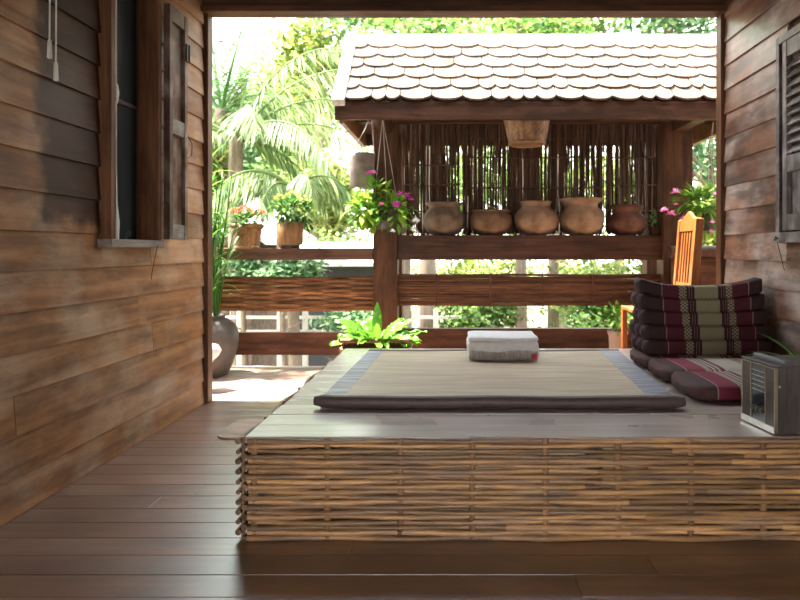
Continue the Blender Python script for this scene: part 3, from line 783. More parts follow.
def shingles(sgn):
    mb = MB(); rows_ = 6; ex = (SL-.03)/rows_; rr = random.Random(11+sgn)
    rows_x0 = []
    for k in range(rows_+1):
        w0 = .285; x = RXL+.06 + (0 if k % 2 == 0 else -w0*.5)
        while x < RXR-.04:
            w = w0*rr.uniform(.88, 1.06)
            xa, xb = max(x, RXL+.05)+.0045, min(x+w, RXR-.05)-.0045
            if rr.random() < .12 and xb-xa > .2:
                c = xa+(xb-xa)*rr.uniform(.4,.6); pieces = [(xa, c-.002), (c+.004, xb)]
            else: pieces = [(xa, xb)]
            for (a, b_) in pieces:
                if b_-a < .03: continue
                base = ex*k - .012 + rr.uniform(-.008,.008); top = min(base+ex*1.5, SL+.01)
                n = 8; pl = []
                for i in range(n+1):
                    t = i/n; pl.append((a+(b_-a)*t, base + .058*(abs(2*t-1)**2.6)))
                pl += [(b_, top), (a, top)]
                def P3(u, v, h):
                    lift = .044 - .03*(v-base)/max(.05, (top-base))
                    p = Vector((u, EY, EZ)) + sd*v + sn*(lift+h)
                    if sgn < 0: p.y = 2*RYY - p.y
                    return p
                m = len(pl); h2 = .021
                vs = [P3(u, v, 0) for u, v in pl] + [P3(u, v, h2) for u, v in pl]
                fs = [tuple(range(m-1,-1,-1)), tuple(range(m, 2*m))] + [(i, (i+1) % m, (i+1) % m+m, i+m) for i in range(m)]
                if sgn < 0: fs = [f[::-1] for f in fs]
                mb.add(vs, fs)
            x += w
    return mb
shingles(1).build('shingle_slope', M['shingle'], pv)
shingles(-1).build('shingle_slope', M['shingle'], pv)
for sgn in (1, -1):
    mb = MB()
    def q(x, v, h):
        p = Vector((x, EY, EZ)) + sd*v + sn*h
        if sgn < 0: p.y = 2*RYY-p.y
        return p
    vs = [q(x, v, h) for h in (-.03, .0) for v in (-.02, SL) for x in (RXL+.02, RXR-.02)]
    mb.add(vs, [(0,2,3,1),(4,5,7,6),(0,1,5,4),(2,6,7,3),(0,4,6,2),(1,3,7,5)])
    mb.build('roof_deck', M['fascia'], pv)
    for x0, x1 in ((RXL-.012, RXL+.095), (RXR-.085, RXR+.03)):
        mb = MB(); vs = [q(x, v, h) for h in (.0, .075) for v in (-.04, SL+.03) for x in (x0, x1)]
        mb.add(vs, [(0,2,3,1),(4,5,7,6),(0,1,5,4),(2,6,7,3),(0,4,6,2),(1,3,7,5)])
        mb.build('verge_board', M['verge'], pv)
mb = MB()
mb.prism([(RYY-.1, RZ-.055), (RYY, RZ+.03), (RYY+.1, RZ-.055), (RYY+.1, RZ-.02), (RYY, RZ+.065), (RYY-.1, RZ-.02)], RXL-.03, RXR+.03, 'X')
mb.build('ridge_cap', M['verge'], pv)
mb = MB(); mb.box(RXL+.085, RXR-.085, RYY-.112, RYY-.098, RZ-.085, RZ-.05); mb.build('ridge_batten', M['orange'], pv)

# ------------------------------------------------------------------ RAILINGS
rl = thing('deck_railing', 'wooden deck railing with woven bamboo panel left of the pavilion post', 'railing', (0,0,0))
lx0, lx1 = -2.44, PXL-.124
MB().box(lx0, lx1-.0, 6.15, 6.35, 1.1, 1.22).build('top_rail', M['rail'], rl, .008)
split_panel(lx0, lx1, .575, .925, 6.25, 14, [lx0+.13+.27*i for i in range(6)], M['split'], rl, .011)
MB().box(lx0, lx1, 6.21, 6.29, .13, .36).build('lower_rail', M['lower'], rl, .006)
MB().box(lx0-.1, lx0-.002, 6.2, 6.3, -.2, 1.22).build('post', M['post'], rl, .006)
rl2 = thing('deck_railing', 'log-topped deck railing with vertical boards right of the pavilion, behind the orange chair', 'railing', (0,0,0))
MB().tube([(2.1, 6.05, 1.18), (2.6, 6.05, 1.185), (3.2, 6.05, 1.18)], .062, 14).build('log_rail', M['rail'], rl2)
for i in range(4):
    MB().box(2.12+.27*i, 2.37+.27*i, 6.02, 6.08, .001, 1.125).build('board', M['lower'], rl2, .006)

# ------------------------------------------------------------------ CLAY JARS ON THE SHELF
def jar(px, ybot, w_px, h_px, prof, mat, label, lid=None, Y=6.38, rz=0):
    x = (px-XV)*Y/F; s = Y/F
    t = thing('clay_jar', label, 'jar', (x, Y, 1.3505), rz, 'clay jars on the pavilion shelf')
    rm = w_px*s/2; h = h_px*s
    mb = MB(); pr = [(r*rm, z*h) for r, z in prof]
    mb.lathe(pr + [(pr[-1][0]*.86, pr[-1][1]-.004), (pr[-1][0]*.8, pr[-1][1]-.04)], n=40, wob=lambda i,k,th: .0025*math.sin(3*th+i*.7))
    mb.build('body', mat, t)
    if lid:
        rl_, zl = lid[0]*rm, lid[1]*h
        l = MB(); l.lathe([(rl_*.96, zl), (rl_, zl+.008), (rl_*.97, zl+.02), (rl_*.4, zl+.03), (.005, zl+.032)], n=32)
        lo_ = l.build('lid', lid[2], t)
        l = MB(); l.lathe([(.026, zl+.03), (.02, zl+.04), (.03, zl+.05), (.028, zl+.06), (.005, zl+.064)], n=20); l.build('lid_knob', lid[2], lo_)
    return t
J1 = [(.45,0),(.72,.06),(.93,.24),(1,.44),(.95,.62),(.8,.76),(.7,.83),(.72,.88),(.88,.96),(.9,.99)]
J2 = [(.45,0),(.7,.06),(.94,.28),(1,.5),(.96,.7),(.85,.82),(.8,.86)]
J3 = [(.4,0),(.66,.05),(.92,.22),(1,.42),(.96,.6),(.78,.75),(.66,.8),(.64,.92),(.7,.96),(.7,1)]
J4 = [(.45,0),(.7,.05),(.93,.2),(1,.4),(.96,.56),(.8,.7),(.7,.76),(.72,.84),(.93,.92),(.95,.97)]
J5 = [(.4,0),(.68,.06),(.92,.24),(1,.42),(.95,.56),(.78,.7),(.7,.75),(.72,.88),(.84,.95),(.85,.98)]
jar(444, 234, 42, 33, J1, M['clay1'], 'leftmost grey-brown clay jar on the shelf, flared rim beside the pink flowers')
jar(490.5, 234, 43, 27, J2, M['clay2'], 'second clay jar from left, squat dark pot with knobbed lid', (.93,.86,M['clay2']))
jar(536, 234, 45, 34, J3, M['clay3'], 'middle buff clay jar on the shelf with straight narrow neck')
jar(581.5, 234, 45, 38, J4, M['clay3'], 'tallest buff clay jar on the shelf with wide flared rim, fourth from left')
jar(626.5, 234, 40, 29, J5, M['clay4'], 'rightmost dark reddish clay jar on the shelf with a low lid', (.84,.97,M['clay4']))
t = thing('potted_plant', 'small dark bowl of fine green leaves at right end of the jar shelf', 'potted plant', (at(656,0,6.36).x, 6.36, 1.3505))
mb = MB(); mb.lathe([(.05,0),(.07,.03),(.08,.085),(.074,.085),(.07,.07)], n=20); mb.build('pot', M['clay4'], t)
mb = MB(); leaf_cluster(mb, 130, (0,0,.15), (.08,.08,.09), .07, .014, .8, 5); mb.build('foliage', M['leafdark'], t)

# ------------------------------------------------------------------ HANGING THINGS
t = thing('hanging_basket', 'wide bamboo basket hanging upside down under the pavilion eave', 'basket', (at(527,0,5.86).x, 5.86, 2.215))
mb = weave_pot(.165, .215, .25, 10, 22, .0075, .006); mb.build('basket', M['basketd'], t)
MB().tube([(0,0,.24), (0,0,.42)], .004, 6).build('cord', M['cord'], t)
hx = at(362,0,6.0).x
t = thing('hanging_pot', 'plain grey wooden cylinder pot hanging from a cord left of the pavilion post', 'hanging pot', (hx, 6.0, 1.81))
mb = MB(); mb.lathe([(.11,0),(.118,.01),(.126,.3),(.13,.335),(.122,.335),(.115,.2)], n=32); mb.build('pot', M['drum'], t)
mb = MB(); mb.tube([(-.12,0,.33), (.03,-.05,.55), (.1,-.08,.72)], .004, 6); mb.tube([(.12,0,.33), (.1,-.08,.72)], .004, 6); mb.build('cord', M['cord'], t)

# hanging planter, left, with magenta and white flowers
hp = thing('hanging_planter', 'black hanging planter of green leaves with magenta and white flowers on the pavilion post', 'hanging plant', (at(386,0,5.85).x, 5.85, 1.4))
mb = MB(); mb.lathe([(.08,0),(.1,.01),(.13,.17),(.136,.175),(.128,.175),(.12,.15)], n=28); mb.build('pot', M['black'], hp)
mb = MB()
for dx, dy, ex in ((-.12,0,-.02), (.12,0,.0), (0,.12,0), ):
    mb.tube([(dx,dy,.175), (dx*.5+ex*.3, dy*.5-.1, .6), (ex*.1, -.26, 1.0)], .0022, 5)
mb.build('hanger_wire', M['cord'], hp)
mb = MB()
leaf_cluster(mb, 130, (-.17,-.02,.17), (.2,.16,.12), .13, .062, .9, 21)
leaf_cluster(mb, 110, (.1,-.05,.16), (.18,.15,.14), .105, .052, .9, 22)
leaf_cluster(mb, 40, (-.09,-.05,.34), (.12,.08,.16), .12, .05, .7, 24)
leaf_cluster(mb, 30, (-.1,-.1,.08), (.15,.08,.08), .09, .045, 1.2, 25)
mb.tube([(-.03,0,.2), (-.05,-.03,.38), (-.07,-.02,.5)], .004, 5); mb.tube([(.05,0,.2), (.12,-.05,.3), (.14,-.05,.34)], .004, 5)
mb.build('foliage', M['leafpot'], hp)
for i, (px, py, r, m) in enumerate(((369,174,.03,'magenta'),(373,173,.026,'pink'),(400,195,.036,'magenta'),(407,197,.034,'magenta'),(397,207,.045,'magenta'),(411,200,.026,'magenta'),(381,205,.026,'pink'),(416,222,.036,'white'),(414,231,.034,'white'),(393,232,.026,'white'),(357,190,.022,'white'))):
    p = at(px, py, 5.63) - Vector(hp.location); flower_head(p, r*1.15, M[m], hp, 34, 30+i)['label'] = {'magenta':'magenta flower','pink':'pink flower','white':'white flower'}[m]

# planter, right, pink flowers
hp = thing('hanging_planter', 'dark hanging planter of yellow-green leaves and pink flowers above the orange chair', 'hanging plant', (at(706,0,5.75).x, 5.75, 1.38))
mb = MB(); mb.lathe([(.07,0),(.09,.01),(.12,.15),(.126,.155),(.118,.155),(.11,.13)], n=28); mb.build('pot', M['black'], hp)
mb = MB()
for a in (.3, 2.4, 4.5): mb.tube([(.118*math.cos(a), .118*math.sin(a), .155), (.03*math.cos(a), .03*math.sin(a)-.05, .7), (0, -.17, 1.0)], .002, 5)
mb.build('hanger_wire', M['cord'], hp)
mb = MB()
leaf_cluster(mb, 260, (-.03,-.02,.25), (.27,.2,.16), .11, .048, .9, 41)
leaf_cluster(mb, 50, (.02,-.05,.02), (.16,.12,.1), .08, .03, 1.2, 42)
mb.build('foliage', M['leafpot'], hp)
for i, (px, py, r) in enumerate(((675,193,.045),(664,211,.04),(671,215,.046),(684,220,.04),(676,205,.022),(716,195,.03),(712,223,.026),(711,232,.024))):
    p = at(px, py, 5.5) - Vector(hp.location); flower_head(p, r, M['pink'], hp, 28, 60+i)

# ------------------------------------------------------------------ BASKETS ON THE RAIL
t = thing('potted_chrysanthemum', 'rust-red chrysanthemums in a tapered wicker basket on the left deck rail', 'potted flower', (at(247,0,6.25).x, 6.25, 1.2205))
mb = weave_pot(.115, .148, .225, 8, 16, .008); mb.build('basket', M['basket'], t)
mb = MB(); leaf_cluster(mb, 210, (0,0,.27), (.2,.18,.08), .085, .04, .7, 51, core=.4); mb.build('foliage', M['leafmum'], t)
rr = random.Random(3)
for i in range(38):
    a = rr.uniform(0, 2*PI); q = math.sqrt(rr.random()); 
    flower_head((.19*q*math.cos(a), .17*q*math.sin(a), .35+.055*(1-q*q)+rr.uniform(-.015,.01)), .03, M['mumred'], t, 18, 100+i)
t = thing('potted_chrysanthemum', 'bushy green plant with yellow flowers in a straight ribbed basket on the left deck rail', 'potted flower', (at(290,0,6.25).x, 6.25, 1.2205))
mb = MB(); mb.lathe([(.095,0),(.1,.005),(.102,.05),(.09,.052)], n=24); mb.build('saucer', M['black'], t)
mb = MB(); mb.lathe([(.12,.03),(.124,.04),(.128,.15),(.134,.255),(.124,.262),(.12,.2)], n=72, wob=lambda i,k,th: .004*math.cos(36*th)); mb.build('basket', M['basket'], t)
mb = MB(); leaf_cluster(mb, 260, (0,0,.38), (.19,.17,.15), .085, .04, .7, 52, core=.35)
leaf_cluster(mb, 60, (.17,0,.35), (.1,.1,.14), .08, .04, .7, 54); mb.build('foliage', M['leafmum'], t)
for i in range(26):
    a = rr.uniform(0, 2*PI); q = math.sqrt(rr.random())
    flower_head((.2*q*math.cos(a), .17*q*math.sin(a), .5+.06*(1-q*q)+rr.uniform(-.03,.01)), .022, M['yellow'], t, 14, 200+i)

# ------------------------------------------------------------------ FERN BEHIND THE BED
fn = thing('potted_fern', 'bright green broad-leaved fern in a low brown basket trough behind the platform', 'potted fern', (at(377,0,5.25).x, 5.25, .0005))
mb = MB(); mb.box(-.28,.28,-.13,.13,0,.43); tp = mb.build('trough', M['splitdark'], fn, .02)
mb = MB()
for k in range(6): 
    z = .05+.0775*k; mb.tube([(-.288,-.138,z),(.288,-.138,z),(.288,.138,z),(-.288,.138,z),(-.288,-.138,z)], .02, 6)
mb.build('trough_weave', M['basketd'], fn)
rr = random.Random(8)
fr_ = []
for i in range(34):
    a = 2*PI*i/34 + rr.uniform(-.15,.15); fr_.append((math.cos(a)*.34*rr.uniform(.6,1.1), math.sin(a)*.2*rr.uniform(.5,1), rr.uniform(.1,.34)))
fr_ += [(0.0, .02, .75), (-.16,-.1,.42), (.16,-.1,.42), (.24,.0,.4), (-.26,.0,.36), (-.1,-.15,.2), (.1,-.16,.2), (.02,-.16,.3)]
for i, (dx, dy, dz) in enumerate(fr_):
    mb = MB(); d = Vector((dx*1.2, dy*1.2, dz)).normalized(); up_ = i == 34
    ln = .19+.36*math.hypot(dx, dz*.7)
    mb.leaf((dx*.3, dy*.25, .41), d, .34 if up_ else ln, .085 if up_ else rr.uniform(.06,.085), .1 if up_ else rr.uniform(.5,1.1), 14, up=Vector((0,-1,.1)) if up_ else Vector((0,-.5,1)), wave=.011, fold=.2, rnd=rr)
    mb.build('frond', M['fern'], fn)

# ------------------------------------------------------------------ ORANGE CHAIR
ch = thing('tall_chair', 'tall orange wooden chair with slatted back, seen from its side behind the cushion', 'chair', (0,0,0))
X0, Xs, ya, yb, SZ = 1.93, 1.45, 5.02, 5.42, .705
MB().box(Xs, X0+.05, ya-.01, yb+.01, SZ-.03, SZ).build('seat', M['chair'], ch, .006)
def lean(x, z): return x + (z-SZ)*.08
for y in (ya+.015, yb-.015):
    mb = MB(); vs = []
    ztop = 1.46
    for (xx, zz, w) in ((X0+.02, .001, .03), (X0+.0, SZ, .034), (lean(X0, ztop), ztop, .034)):
        vs += [(xx-w, y-.022, zz), (xx+w, y-.022, zz), (xx+w, y+.022, zz), (xx-w, y+.022, zz)]
    top = [(lean(X0,ztop)-.02, y, ztop+.012)]
    fs = [(3,2,1,0)] + [(4*k+i, 4*k+(i+1) % 4, 4*k+4+(i+1) % 4, 4*k+4+i) for k in range(2) for i in range(4)]
    vs += top; fs += [(8+i, 8+(i+1) % 4, 12) for i in range(4)]
    mb.add(vs, fs); mb.build('rear_leg', M['chair'], ch, .004)
    MB().box(Xs, Xs+.045, y-.022, y+.022, .001, SZ-.031).build('leg', M['chair'], ch, .004)
def back_bar(z0, z1, y0, y1, nm, th=.012):
    mb = MB(); vs = [(lean(X0, z)+dx, y, z) for z in (z0, z1) for y in (y0, y1) for dx in (-th-.01, th-.01)]
    mb.add(vs, [(0,2,3,1),(4,5,7,6),(0,1,5,4),(2,6,7,3),(0,4,6,2),(1,3,7,5)]); mb.build(nm, M['chair'], ch, .003)
mb = MB(); pl = [(ya+.037, 1.36), (yb-.037, 1.36), (yb-.037, 1.45), ((ya+yb)/2, 1.53), (ya+.037, 1.45)]
vs = [(lean(X0, z)+dx, y, z) for dx in (-.026, .006) for y, z in pl]
mb.add(vs, [(0,1,2,3,4), (9,8,7,6,5)] + [(i, i+5, (i+1) % 5+5, (i+1) % 5) for i in range(5)]); mb.build('top_rail', M['chair'], ch, .003); back_bar(.86, .92, ya+.037, yb-.037, 'back_rail', .014)
for i in range(5):
    y = ya+.08+i*.06; back_bar(.92, 1.36, y-.012, y+.012, 'back_slat', .009)
for z in (.25, .5):
    for y in (ya+.015, yb-.015): MB().box(Xs+.045, X0-.02, y-.012, y+.012, z-.015, z+.015).build('stretcher', M['chair'], ch)

# ------------------------------------------------------------------ BIG JAR WITH TALL PLANT (left)
bj = thing('floor_jar', 'large dark stoneware jar with tall reed-like plant standing at the left house corner', 'planter', (at(206,0,5.84).x, 5.84, .0005))
mb = MB(); mb.lathe([(.17,0),(.2,.01),(.25,.12),(.295,.3),(.297,.4),(.27,.48),(.2,.535),(.17,.545),(.175,.57),(.19,.575),(.16,.575),(.15,.5)], n=48); mb.build('jar', M['stoneware'], bj)
mb = MB(); mb.lathe([(.15,.52),(0,.53)], n=24, cap=False); mb.build('soil', M['soil'], bj)
rr = random.Random(14); st_m = MB(); lf = MB()
for i in range(18):
    a = rr.uniform(0, 2*PI); q = .11*math.sqrt(rr.random()); h = rr.uniform(.9, 1.7); b0 = Vector((q*math.cos(a), q*math.sin(a), .52))
    tip = b0 + Vector((rr.uniform(-.1,.2), rr.uniform(-.15,.15), h)); mid_ = (b0+tip)/2 + Vector((rr.uniform(-.03,.03), 0, 0))
    st_m.tube([b0, mid_, tip], [.011,.009,.004], 6)
    for k in range(9):
        t = rr.uniform(.1, 1); p = b0.lerp(tip, t); an = rr.uniform(0, 2*PI)
        lf.leaf(p, (math.cos(an), math.sin(an), rr.uniform(.7,2)), rr.uniform(.22,.42), rr.uniform(.016,.026), rr.uniform(.6,1.5), 5, rnd=rr)
st_m.build('stem', M['strap'], bj); lf.build('foliage', M['strap'], bj)
# white bag
bg = thing('plastic_bag', 'crumpled white plastic bag poking out past the left house corner', 'bag', (-2.185, 5.2, .0005))
mb = MB(); mb.lathe([(.05,0),(.065,.02),(.07,.18),(.085,.25),(.115,.3),(.125,.345),(.09,.39),(.05,.415),(.015,.42)], n=30, wob=lambda i,k,th: .01*math.sin(5*th+i*1.3)+.007*math.sin(9*th-i)+(.035*max(0,math.cos(th))**10 if 4 <= i <= 6 else 0)); mb.build('body', M['whitebag'], bg)
# barrel jar right and small pot behind cushion
t = thing('potted_plant', 'small pale terracotta pot with light leaves behind the platform near the chair legs', 'potted plant', (at(622,0,5.6).x, 5.75, .0005))
mb = MB(); mb.lathe([(.06,0),(.065,.01),(.085,.4),(.095,.41),(.095,.44),(.084,.44),(.08,.4)], n=24); mb.build('pot', M['terra'], t)
mb = MB(); leaf_cluster(mb, 70, (0,0,.55), (.12,.1,.13), .09, .035, .8, 71); mb.build('foliage', M['leafpot'], t)

# ------------------------------------------------------------------ GARDEN: ground, trees, neighbours
GZ = -2.0
gm = MB(); nx = 40; vs = []
for j in range(nx+1):
    for i in range(nx+1):
        x = -40+80*i/nx; yy = -6+70*j/nx
        vs.append((x, yy, GZ-.05+.06*math.sin(x*.9)*math.sin(yy*.7) + max(0, yy-22)*.04))
gm.add(vs, [(j*(nx+1)+i, j*(nx+1)+i+1, (j+1)*(nx+1)+i+1, (j+1)*(nx+1)+i) for j in range(nx) for i in range(nx)], True)
struct('ground', gm, M['ground'])
def blob_leaves(mb, n, c, rad, size, rr, shell=.45):
    c = Vector(c); cl = [Vector((rr.gauss(0,1), rr.gauss(0,1), rr.gauss(0,1))).normalized() for _ in range(14)]
    for i in range(n):
        if rr.random() < .75:
            u = (rr.choice(cl) + Vector((rr.gauss(0,.28), rr.gauss(0,.28), rr.gauss(0,.28))))
        else: u = Vector((rr.gauss(0,1), rr.gauss(0,1), rr.gauss(0,1))).normalized()
        k = rr.uniform(shell, 1)
        p = c + Vector((u.x*rad[0], u.y*rad[1], u.z*rad[2]))*k
        d = Vector((rr.gauss(0,1), rr.gauss(0,1), rr.gauss(-.1,.7))).normalized(); s = d.cross(Vector((rr.gauss(0,.5), rr.gauss(0,.5), 1))).normalized()
        l = size*rr.uniform(.7,1.3); w = l*.28
        b_ = d*l*.5
        mb.add([p-b_, p+s*w, p+b_, p-s*w], [(0,1,2,3)])
TID = [0]
def tree(name, label, px, Y, c_py, rx, rz, n, size, leaf, bark, tr=.13, cat='tree', ry=None, group=None, lean_=0, top=None):
    TID[0] += 1; rr = random.Random(500+TID[0])
    x = (px-XV)*Y/F; zc = CH-(c_py-YV)*Y/F
    t = thing(name, label, cat, (x, Y, GZ), 0, group)
    mb = MB()
    for k in range(4):
        off = Vector((rr.uniform(-.45,.45)*rx, rr.uniform(-.4,.4)*(ry or rx), rr.uniform(-.4,.4)*rz))
        blob_leaves(mb, n//4, Vector((0,0,zc-GZ))+off, (rx*.75, (ry or rx)*.75, rz*.72), size, rr)
    mb.build('crown', leaf, t)
    tk = MB(); h = zc-GZ
    tk.tube([(lean_,0,-.08), (lean_*.4+.05*rr.uniform(-1,1),0,h*.4), (0,0,h*.8), (.1*rr.uniform(-1,1),0,h*1.15)], [tr*1.15, tr*.95, tr*.75, tr*.3], 10)
    for k in range(6):
        a = rr.uniform(0,2*PI); z = h*rr.uniform(.65,1.0)
        tk.tube([(0,0,z), (rx*.35*math.cos(a), rx*.35*math.sin(a), z+rz*.25), (rx*.7*math.cos(a), rx*.7*math.sin(a), z+rz*.6)], [tr*.4, tr*.25, tr*.08], 6)
    tk.build('trunk', bark, t)
    return t
# far backdrop trees, left to right
tree('shade_tree', 'hazy far tree rising at the left of the garden behind the palms', 235, 24, 130, 3.0, 2.6, 6000, .3, M['tree3'], M['bark'], .2)
tree('shade_tree', 'yellow-green tree rising just left of the shingle roof', 318, 17, 62, 1.75, 2.0, 3000, .22, M['tree2'], M['bark'], .18)
tree('shade_tree', 'cool green tree between the palm fronds and the yellow-green tree', 285, 21, 110, 2.2, 1.9, 4500, .26, M['tree1'], M['bark'], .18)
tree('shade_tree', 'broad low tree filling the gap behind the two flower baskets', 290, 19, 205, 2.4, 1.7, 5000, .24, M['tree1'], M['bark'], .16)
tree('shade_tree', 'broad low tree behind the neighbouring tin roof at far left', 225, 20, 185, 1.9, 1.9, 4200, .24, M['tree3'], M['bark'], .16)
tree('shade_tree', 'tall tree above the left part of the shingle ridge', 385, 15, 10, 1.5, .95, 2200, .2, M['tree3'], M['bark'], .16)
tree('shade_tree', 'sparse bright tree above the middle of the shingle ridge', 470, 18, 10, 2.3, .9, 1500, .22, M['tree2'], M['barkpale'], .16)
tree('shade_tree', 'leafy tree above the middle right of the shingle ridge', 560, 14, 8, 1.8, .95, 2600, .2, M['tree1'], M['barkpale'], .16)
tree('shade_tree', 'denser green tree above the right end of the shingle ridge', 668, 14, 4, 1.9, 1.05, 2800, .2, M['tree3'], M['barkpale'], .16)
tree('shade_tree', 'pale green tree seen between the right pavilion post and the right house', 712, 13, 170, 1.4, 1.9, 3000, .17, M['tree3'], M['bark'], .14)
tree('shade_tree', 'large tree far behind the reed screen', 470, 22, 180, 4.2, 2.2, 3600, .3, M['tree1'], M['bark'], .22)
tree('shade_tree', 'large tree far behind the right half of the reed screen', 620, 23, 190, 4.0, 2.0, 3600, .3, M['tree2'], M['bark'], .22)
tree('shade_tree', 'dense light green shrub tree left of the hanging cylinder pot', 332, 14.6, 195, 1.05, 1.35, 4600, .15, M['tree2'], M['bark'], .09)
tree('shade_tree', 'low leafy tree under the hanging cylinder pot', 350, 13, 255, 1.0, .7, 1700, .14, M['tree1'], M['bark'], .09)
tree('shade_tree', 'slim leafy tree behind the tall plant at the left house corner', 213, 10.7, 182, .5, 1.0, 1500, .15, M['tree2'], M['bark'], .08)
# pale trunks seen through the rail gaps
for i, (px, Y, lb) in enumerate(((407, 9.5, 'pale tree trunk just right of the left pavilion post'), (428, 10.2, 'stout pale trunk left of the blanket, seen through the rail gaps'), (521, 10, 'pale trunk above the blanket, seen through the rail gaps'), (553, 10.8, 'pale trunk right of the blanket, seen through the rail gaps'))):
    tree('slender_tree', lb, px, Y, 40, 1.1, .8, 900, .16, M['tree1'], M['barkpale'], .1 if i != 1 else .15)
# bushes beneath
bl = ['feathery green bush low behind the left end of the bamboo panel', 'pale green bush left of centre, low behind the rails', 'dense green bush behind the blanket, low behind the rails', 'yellow-green bush right of the blanket, low behind the rails', 'bright leafy bush low behind the right part of the rails', 'green bush low at the right pavilion post', 'yellowish bush below the right hanging planter']
for i, (px, Y, cy, rx, rz, mm) in enumerate(((452, 11.5, 290, .8, .9, 'tree2'), (478, 10, 312, .75, .55, 'tree3'), (512, 13, 285, 1.2, 1.2, 'tree2'), (590, 11, 275, 1.0, .8, 'tree2'), (608, 9.6, 310, .85, .6, 'tree3'), (652, 10.5, 270, .9, 1.1, 'tree1'), (706, 9, 235, .6, .9, 'tree2'))):
    tree('garden_bush', bl[i], px, Y, cy, rx, rz, 2200, .12, M['tree1' if mm == 'tree3' else mm], M['bark'], .05, 'bush', None, 'bushes behind the rails')
bl = ['silvery bush below the left deck rail, left of the shed', 'small green bush under the left deck rail by the house wall', 'bush left of the pavilion post under the rail']
for i, (px, Y, cy, rx, rz, mm) in enumerate(((282, 9, 268, .5, .28, 'tree3'), (243, 9.4, 265, .35, .25, 'tree3'), (352, 9, 322, .55, .3, 'tree3'))):
    tree('garden_bush', bl[i], px, Y, cy, rx, rz, 1100, .11, M[mm], M['bark'], .05, 'bush', None, 'bushes by the white fence')
# palms
def frond(mb, p, d, ln, rr, droop, leafl, n=46, hang=.9):
    p = Vector(p); d = Vector(d).normalized(); pts = [p.copy()]; ds = [d.copy()]
    for i in range(14):
        d = (d + Vector((0,0,-droop/14*(1+i*.06)))).normalized(); p = p + d*ln/14; pts.append(p.copy()); ds.append(d.copy())
    mb.tube(pts, [.035*(1-i/15.5) for i in range(15)], 5)
    for k in range(n):
        t = .12+.88*k/n; i = min(13, int(t*14)); q = pts[i].lerp(pts[i+1], t*14-i); dd = ds[i]
        sd_ = dd.cross(Vector((0,0,1))).normalized()
        for s in (-1, 1):
            l = leafl*math.sin(PI*min(1,(.15+.8*t)))**.6*rr.uniform(.85,1.1)
            v = (sd_*s*rr.uniform(.5,1.0) + dd*rr.uniform(.5,.8) + Vector((0,0,-hang*rr.uniform(.5,1.2)))).normalized()
            mb.leaf(q, v, l, .035, .5, 2, rnd=rr)
def palm(label, px, Y, cy, specs, ln, leafl, mat, seed, tr=.14, hang=.9):
    rr = random.Random(seed); x = (px-XV)*Y/F; zc = CH-(cy-YV)*Y/F
    t = thing('palm_tree', label, 'palm tree', (x, Y, GZ))
    mb = MB(); h = zc-GZ
    mb.tube([(.15,0,-.08), (.05,0,h*.3), (0,0,h*.7), (0,0,h+.05)], [tr*1.4, tr, tr*.9, tr*.8], 12); mb.build('trunk', M['barkpale'], t)
    for (az, el, dr, k) in specs:
        mb = MB(); frond(mb, (0,0,h), (math.cos(az)*math.cos(el), math.sin(az)*math.cos(el), math.sin(el)), ln*k, rr, dr, leafl, hang=hang); mb.build('frond', mat, t)
palm('coconut palm with long arching pale fronds left of the pavilion', 236, 10.2, 140,
     [(.1,1.0,1.0,1.1),(-.15,.75,1.0,1.05),(.45,.55,.9,1.1),(-.6,.5,1.2,1),(.9,.9,1,.9),(2.2,.8,1,.9),(3.3,.7,1.1,.9),(4.2,.4,1.2,.8),(-.1,.35,1.5,1.0),(.2,.0,1.2,.8),(5.2,.7,1.3,.9),(1.6,1.2,.6,.8),(-.3,1.15,1.3,1.1)], 2.5, .62, M['palm'], 77)
palm('upright spiky palm at far left of the garden against the sky', 221, 10.9, 112,
     [(.2,1.35,.1,1),(2.5,1.3,.15,.9),(4.5,1.35,.1,1.05),(1,1.1,.3,.9),(3.4,1.0,.4,.9),(5.4,1.0,.4,.9),(0,.7,.8,.8),(-.4,.4,1,.8),(.5,.3,1,.7),(3,.3,1,.8)], 1.6, .5, M['palmg'], 78, .13, .2)
palm('drooping young palm behind the two flower baskets', 292, 9.6, 190,
     [(2.9,.9,1.6,1),(3.4,.6,1.6,1),(3.9,.8,1.8,1.1),(.2,.9,1.6,.7),(.8,.7,1.5,.8),(5.3,.9,1.7,.7),(2.2,.7,1.4,.9),(4.5,.5,1.5,.8)], 1.5, .5, M['palm'], 79, .1, 1.2)
# neighbouring house
M['oldwall'] = wood('old_wall', (.12,.07,.045), (.24,.15,.1), 'X', .5, .8, .2)
nh = thing('neighbour_house', 'neighbouring timber house with pale tin roof below the palms at far left', 'house', (0,0,0))
hx0, hx1, hy0, hy1 = -8.6, -4.05, 12, 16
mb = MB(); mb.box(hx0, hx1, hy0, hy1, GZ-.05, 1.2); z = -2
while z < 1.1:
    mb.prism([(hy0-.03, z), (hy0-.008, z+.22), (hy0-.001, z+.22), (hy0-.001, z)], hx0, hx1, 'X'); z += .22
mb.prism([(hx0, 1.2), (hx1, 1.2), ((hx0+hx1)/2, 3.15)], hy0, hy1, 'Y'); mb.build('wall', M['oldwall'], nh)
cx_ = (hx0+hx1)/2
for s in (-1, 1):
    e = cx_ + s*(hx1-cx_+.45); mb = MB(); poly = [(cx_, 3.25), (e, 1.38), (e, 1.3), (cx_, 3.17)]
    mb.prism(poly if s > 0 else poly[::-1], hy0-.6, hy1+.3, 'Y'); mb.build('roof', M['tin'], nh)
sd2 = thing('garden_shed', 'low dark shed with pale sloping roof beyond the left deck rail', 'shed', (0,0,0))
mb = MB(); mb.box(-2.9, -1.5, 10.8, 12.4, GZ-.05, .95); mb.build('wall', M['tindark'], sd2)
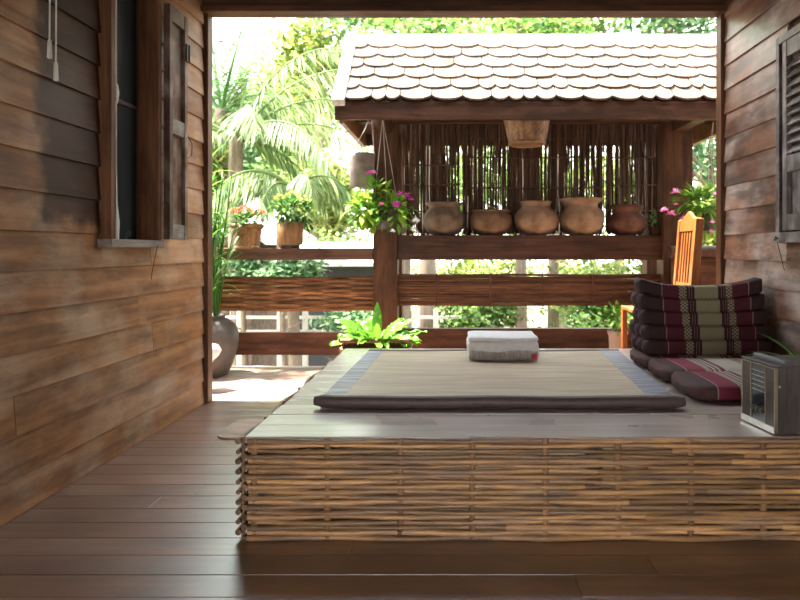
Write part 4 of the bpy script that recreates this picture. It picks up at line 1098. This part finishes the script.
mb = MB(); mb.prism([(10.4,.92),(12.6,1.3),(12.6,1.36),(10.4,.98)], -3.2, -1.3, 'X'); mb.build('roof', M['tin'], sd2)
fe = thing('white_fence', 'white post-and-rail garden fence below the deck, seen under the left rails', 'fence', (0,9.9,0))
for i in range(10):
    x = -4.6 + .53*i + (.12 if i % 2 else 0)
    MB().box(x-.04, x+.04, -.04, .04, GZ-.08, .22).build('post', M['concrete'], fe)
for z in (-.13, .1): MB().box(-4.7, .5, .041, .07, z-.025, z+.025).build('fence_rail', M['concrete'], fe)

# ------------------------------------------------------------------ LIGHT, CAMERA
w = bpy.data.worlds.new('sky'); scene.world = w; w.use_nodes = True; nt = w.node_tree; nt.nodes.clear()
bgN = nt.nodes.new('ShaderNodeBackground'); ow = nt.nodes.new('ShaderNodeOutputWorld')
tc = nt.nodes.new('ShaderNodeTexCoord'); sp = nt.nodes.new('ShaderNodeSeparateXYZ'); L(nt, tc.outputs['Generated'], sp.inputs[0])
r = ramp(nt, [(0, (.5,.5,.45)), (.5, (1,1,1)), (.65, (.95,.98,1)), (1, (.8,.9,1))])
mr = math_(nt, 'ADD', math_(nt, 'MULTIPLY', sp.outputs[2], .5), .5); L(nt, mr, r.inputs[0]); L(nt, r.outputs[0], bgN.inputs[0])
bgN.inputs[1].default_value = 1.0
L(nt, bgN.outputs[0], ow.inputs[0])
sun = bpy.data.lights.new('sun', 'SUN'); sun.energy = 5.5; sun.angle = math.radians(3); sun.color = (1,.94,.84)
so_ = bpy.data.objects.new('sun', sun); COL.objects.link(so_)
so_.rotation_euler = Vector((.38, -.03, -.92)).to_track_quat('-Z', 'Y').to_euler()

cam = bpy.data.cameras.new('camera'); co = bpy.data.objects.new('camera', cam); COL.objects.link(co)
co.location = (0, 0, CH); co.rotation_euler = (PI/2, 0, 0)
cam.sensor_width = 36; cam.lens = F/800*36
cam.shift_x = -(XV-400)/800; cam.shift_y = -(300-YV)/800
cam.clip_start = .05; cam.clip_end = 300
cam.dof.use_dof = True; cam.dof.focus_distance = 2.9; cam.dof.aperture_fstop = 3.2
scene.camera = co
vs_ = scene.view_settings
scene.display_settings.display_device = 'sRGB'
vs_.view_transform = 'Standard'; vs_.look = 'None'; vs_.gamma = 1; vs_.use_curve_mapping = False
vs_.exposure = 3.0
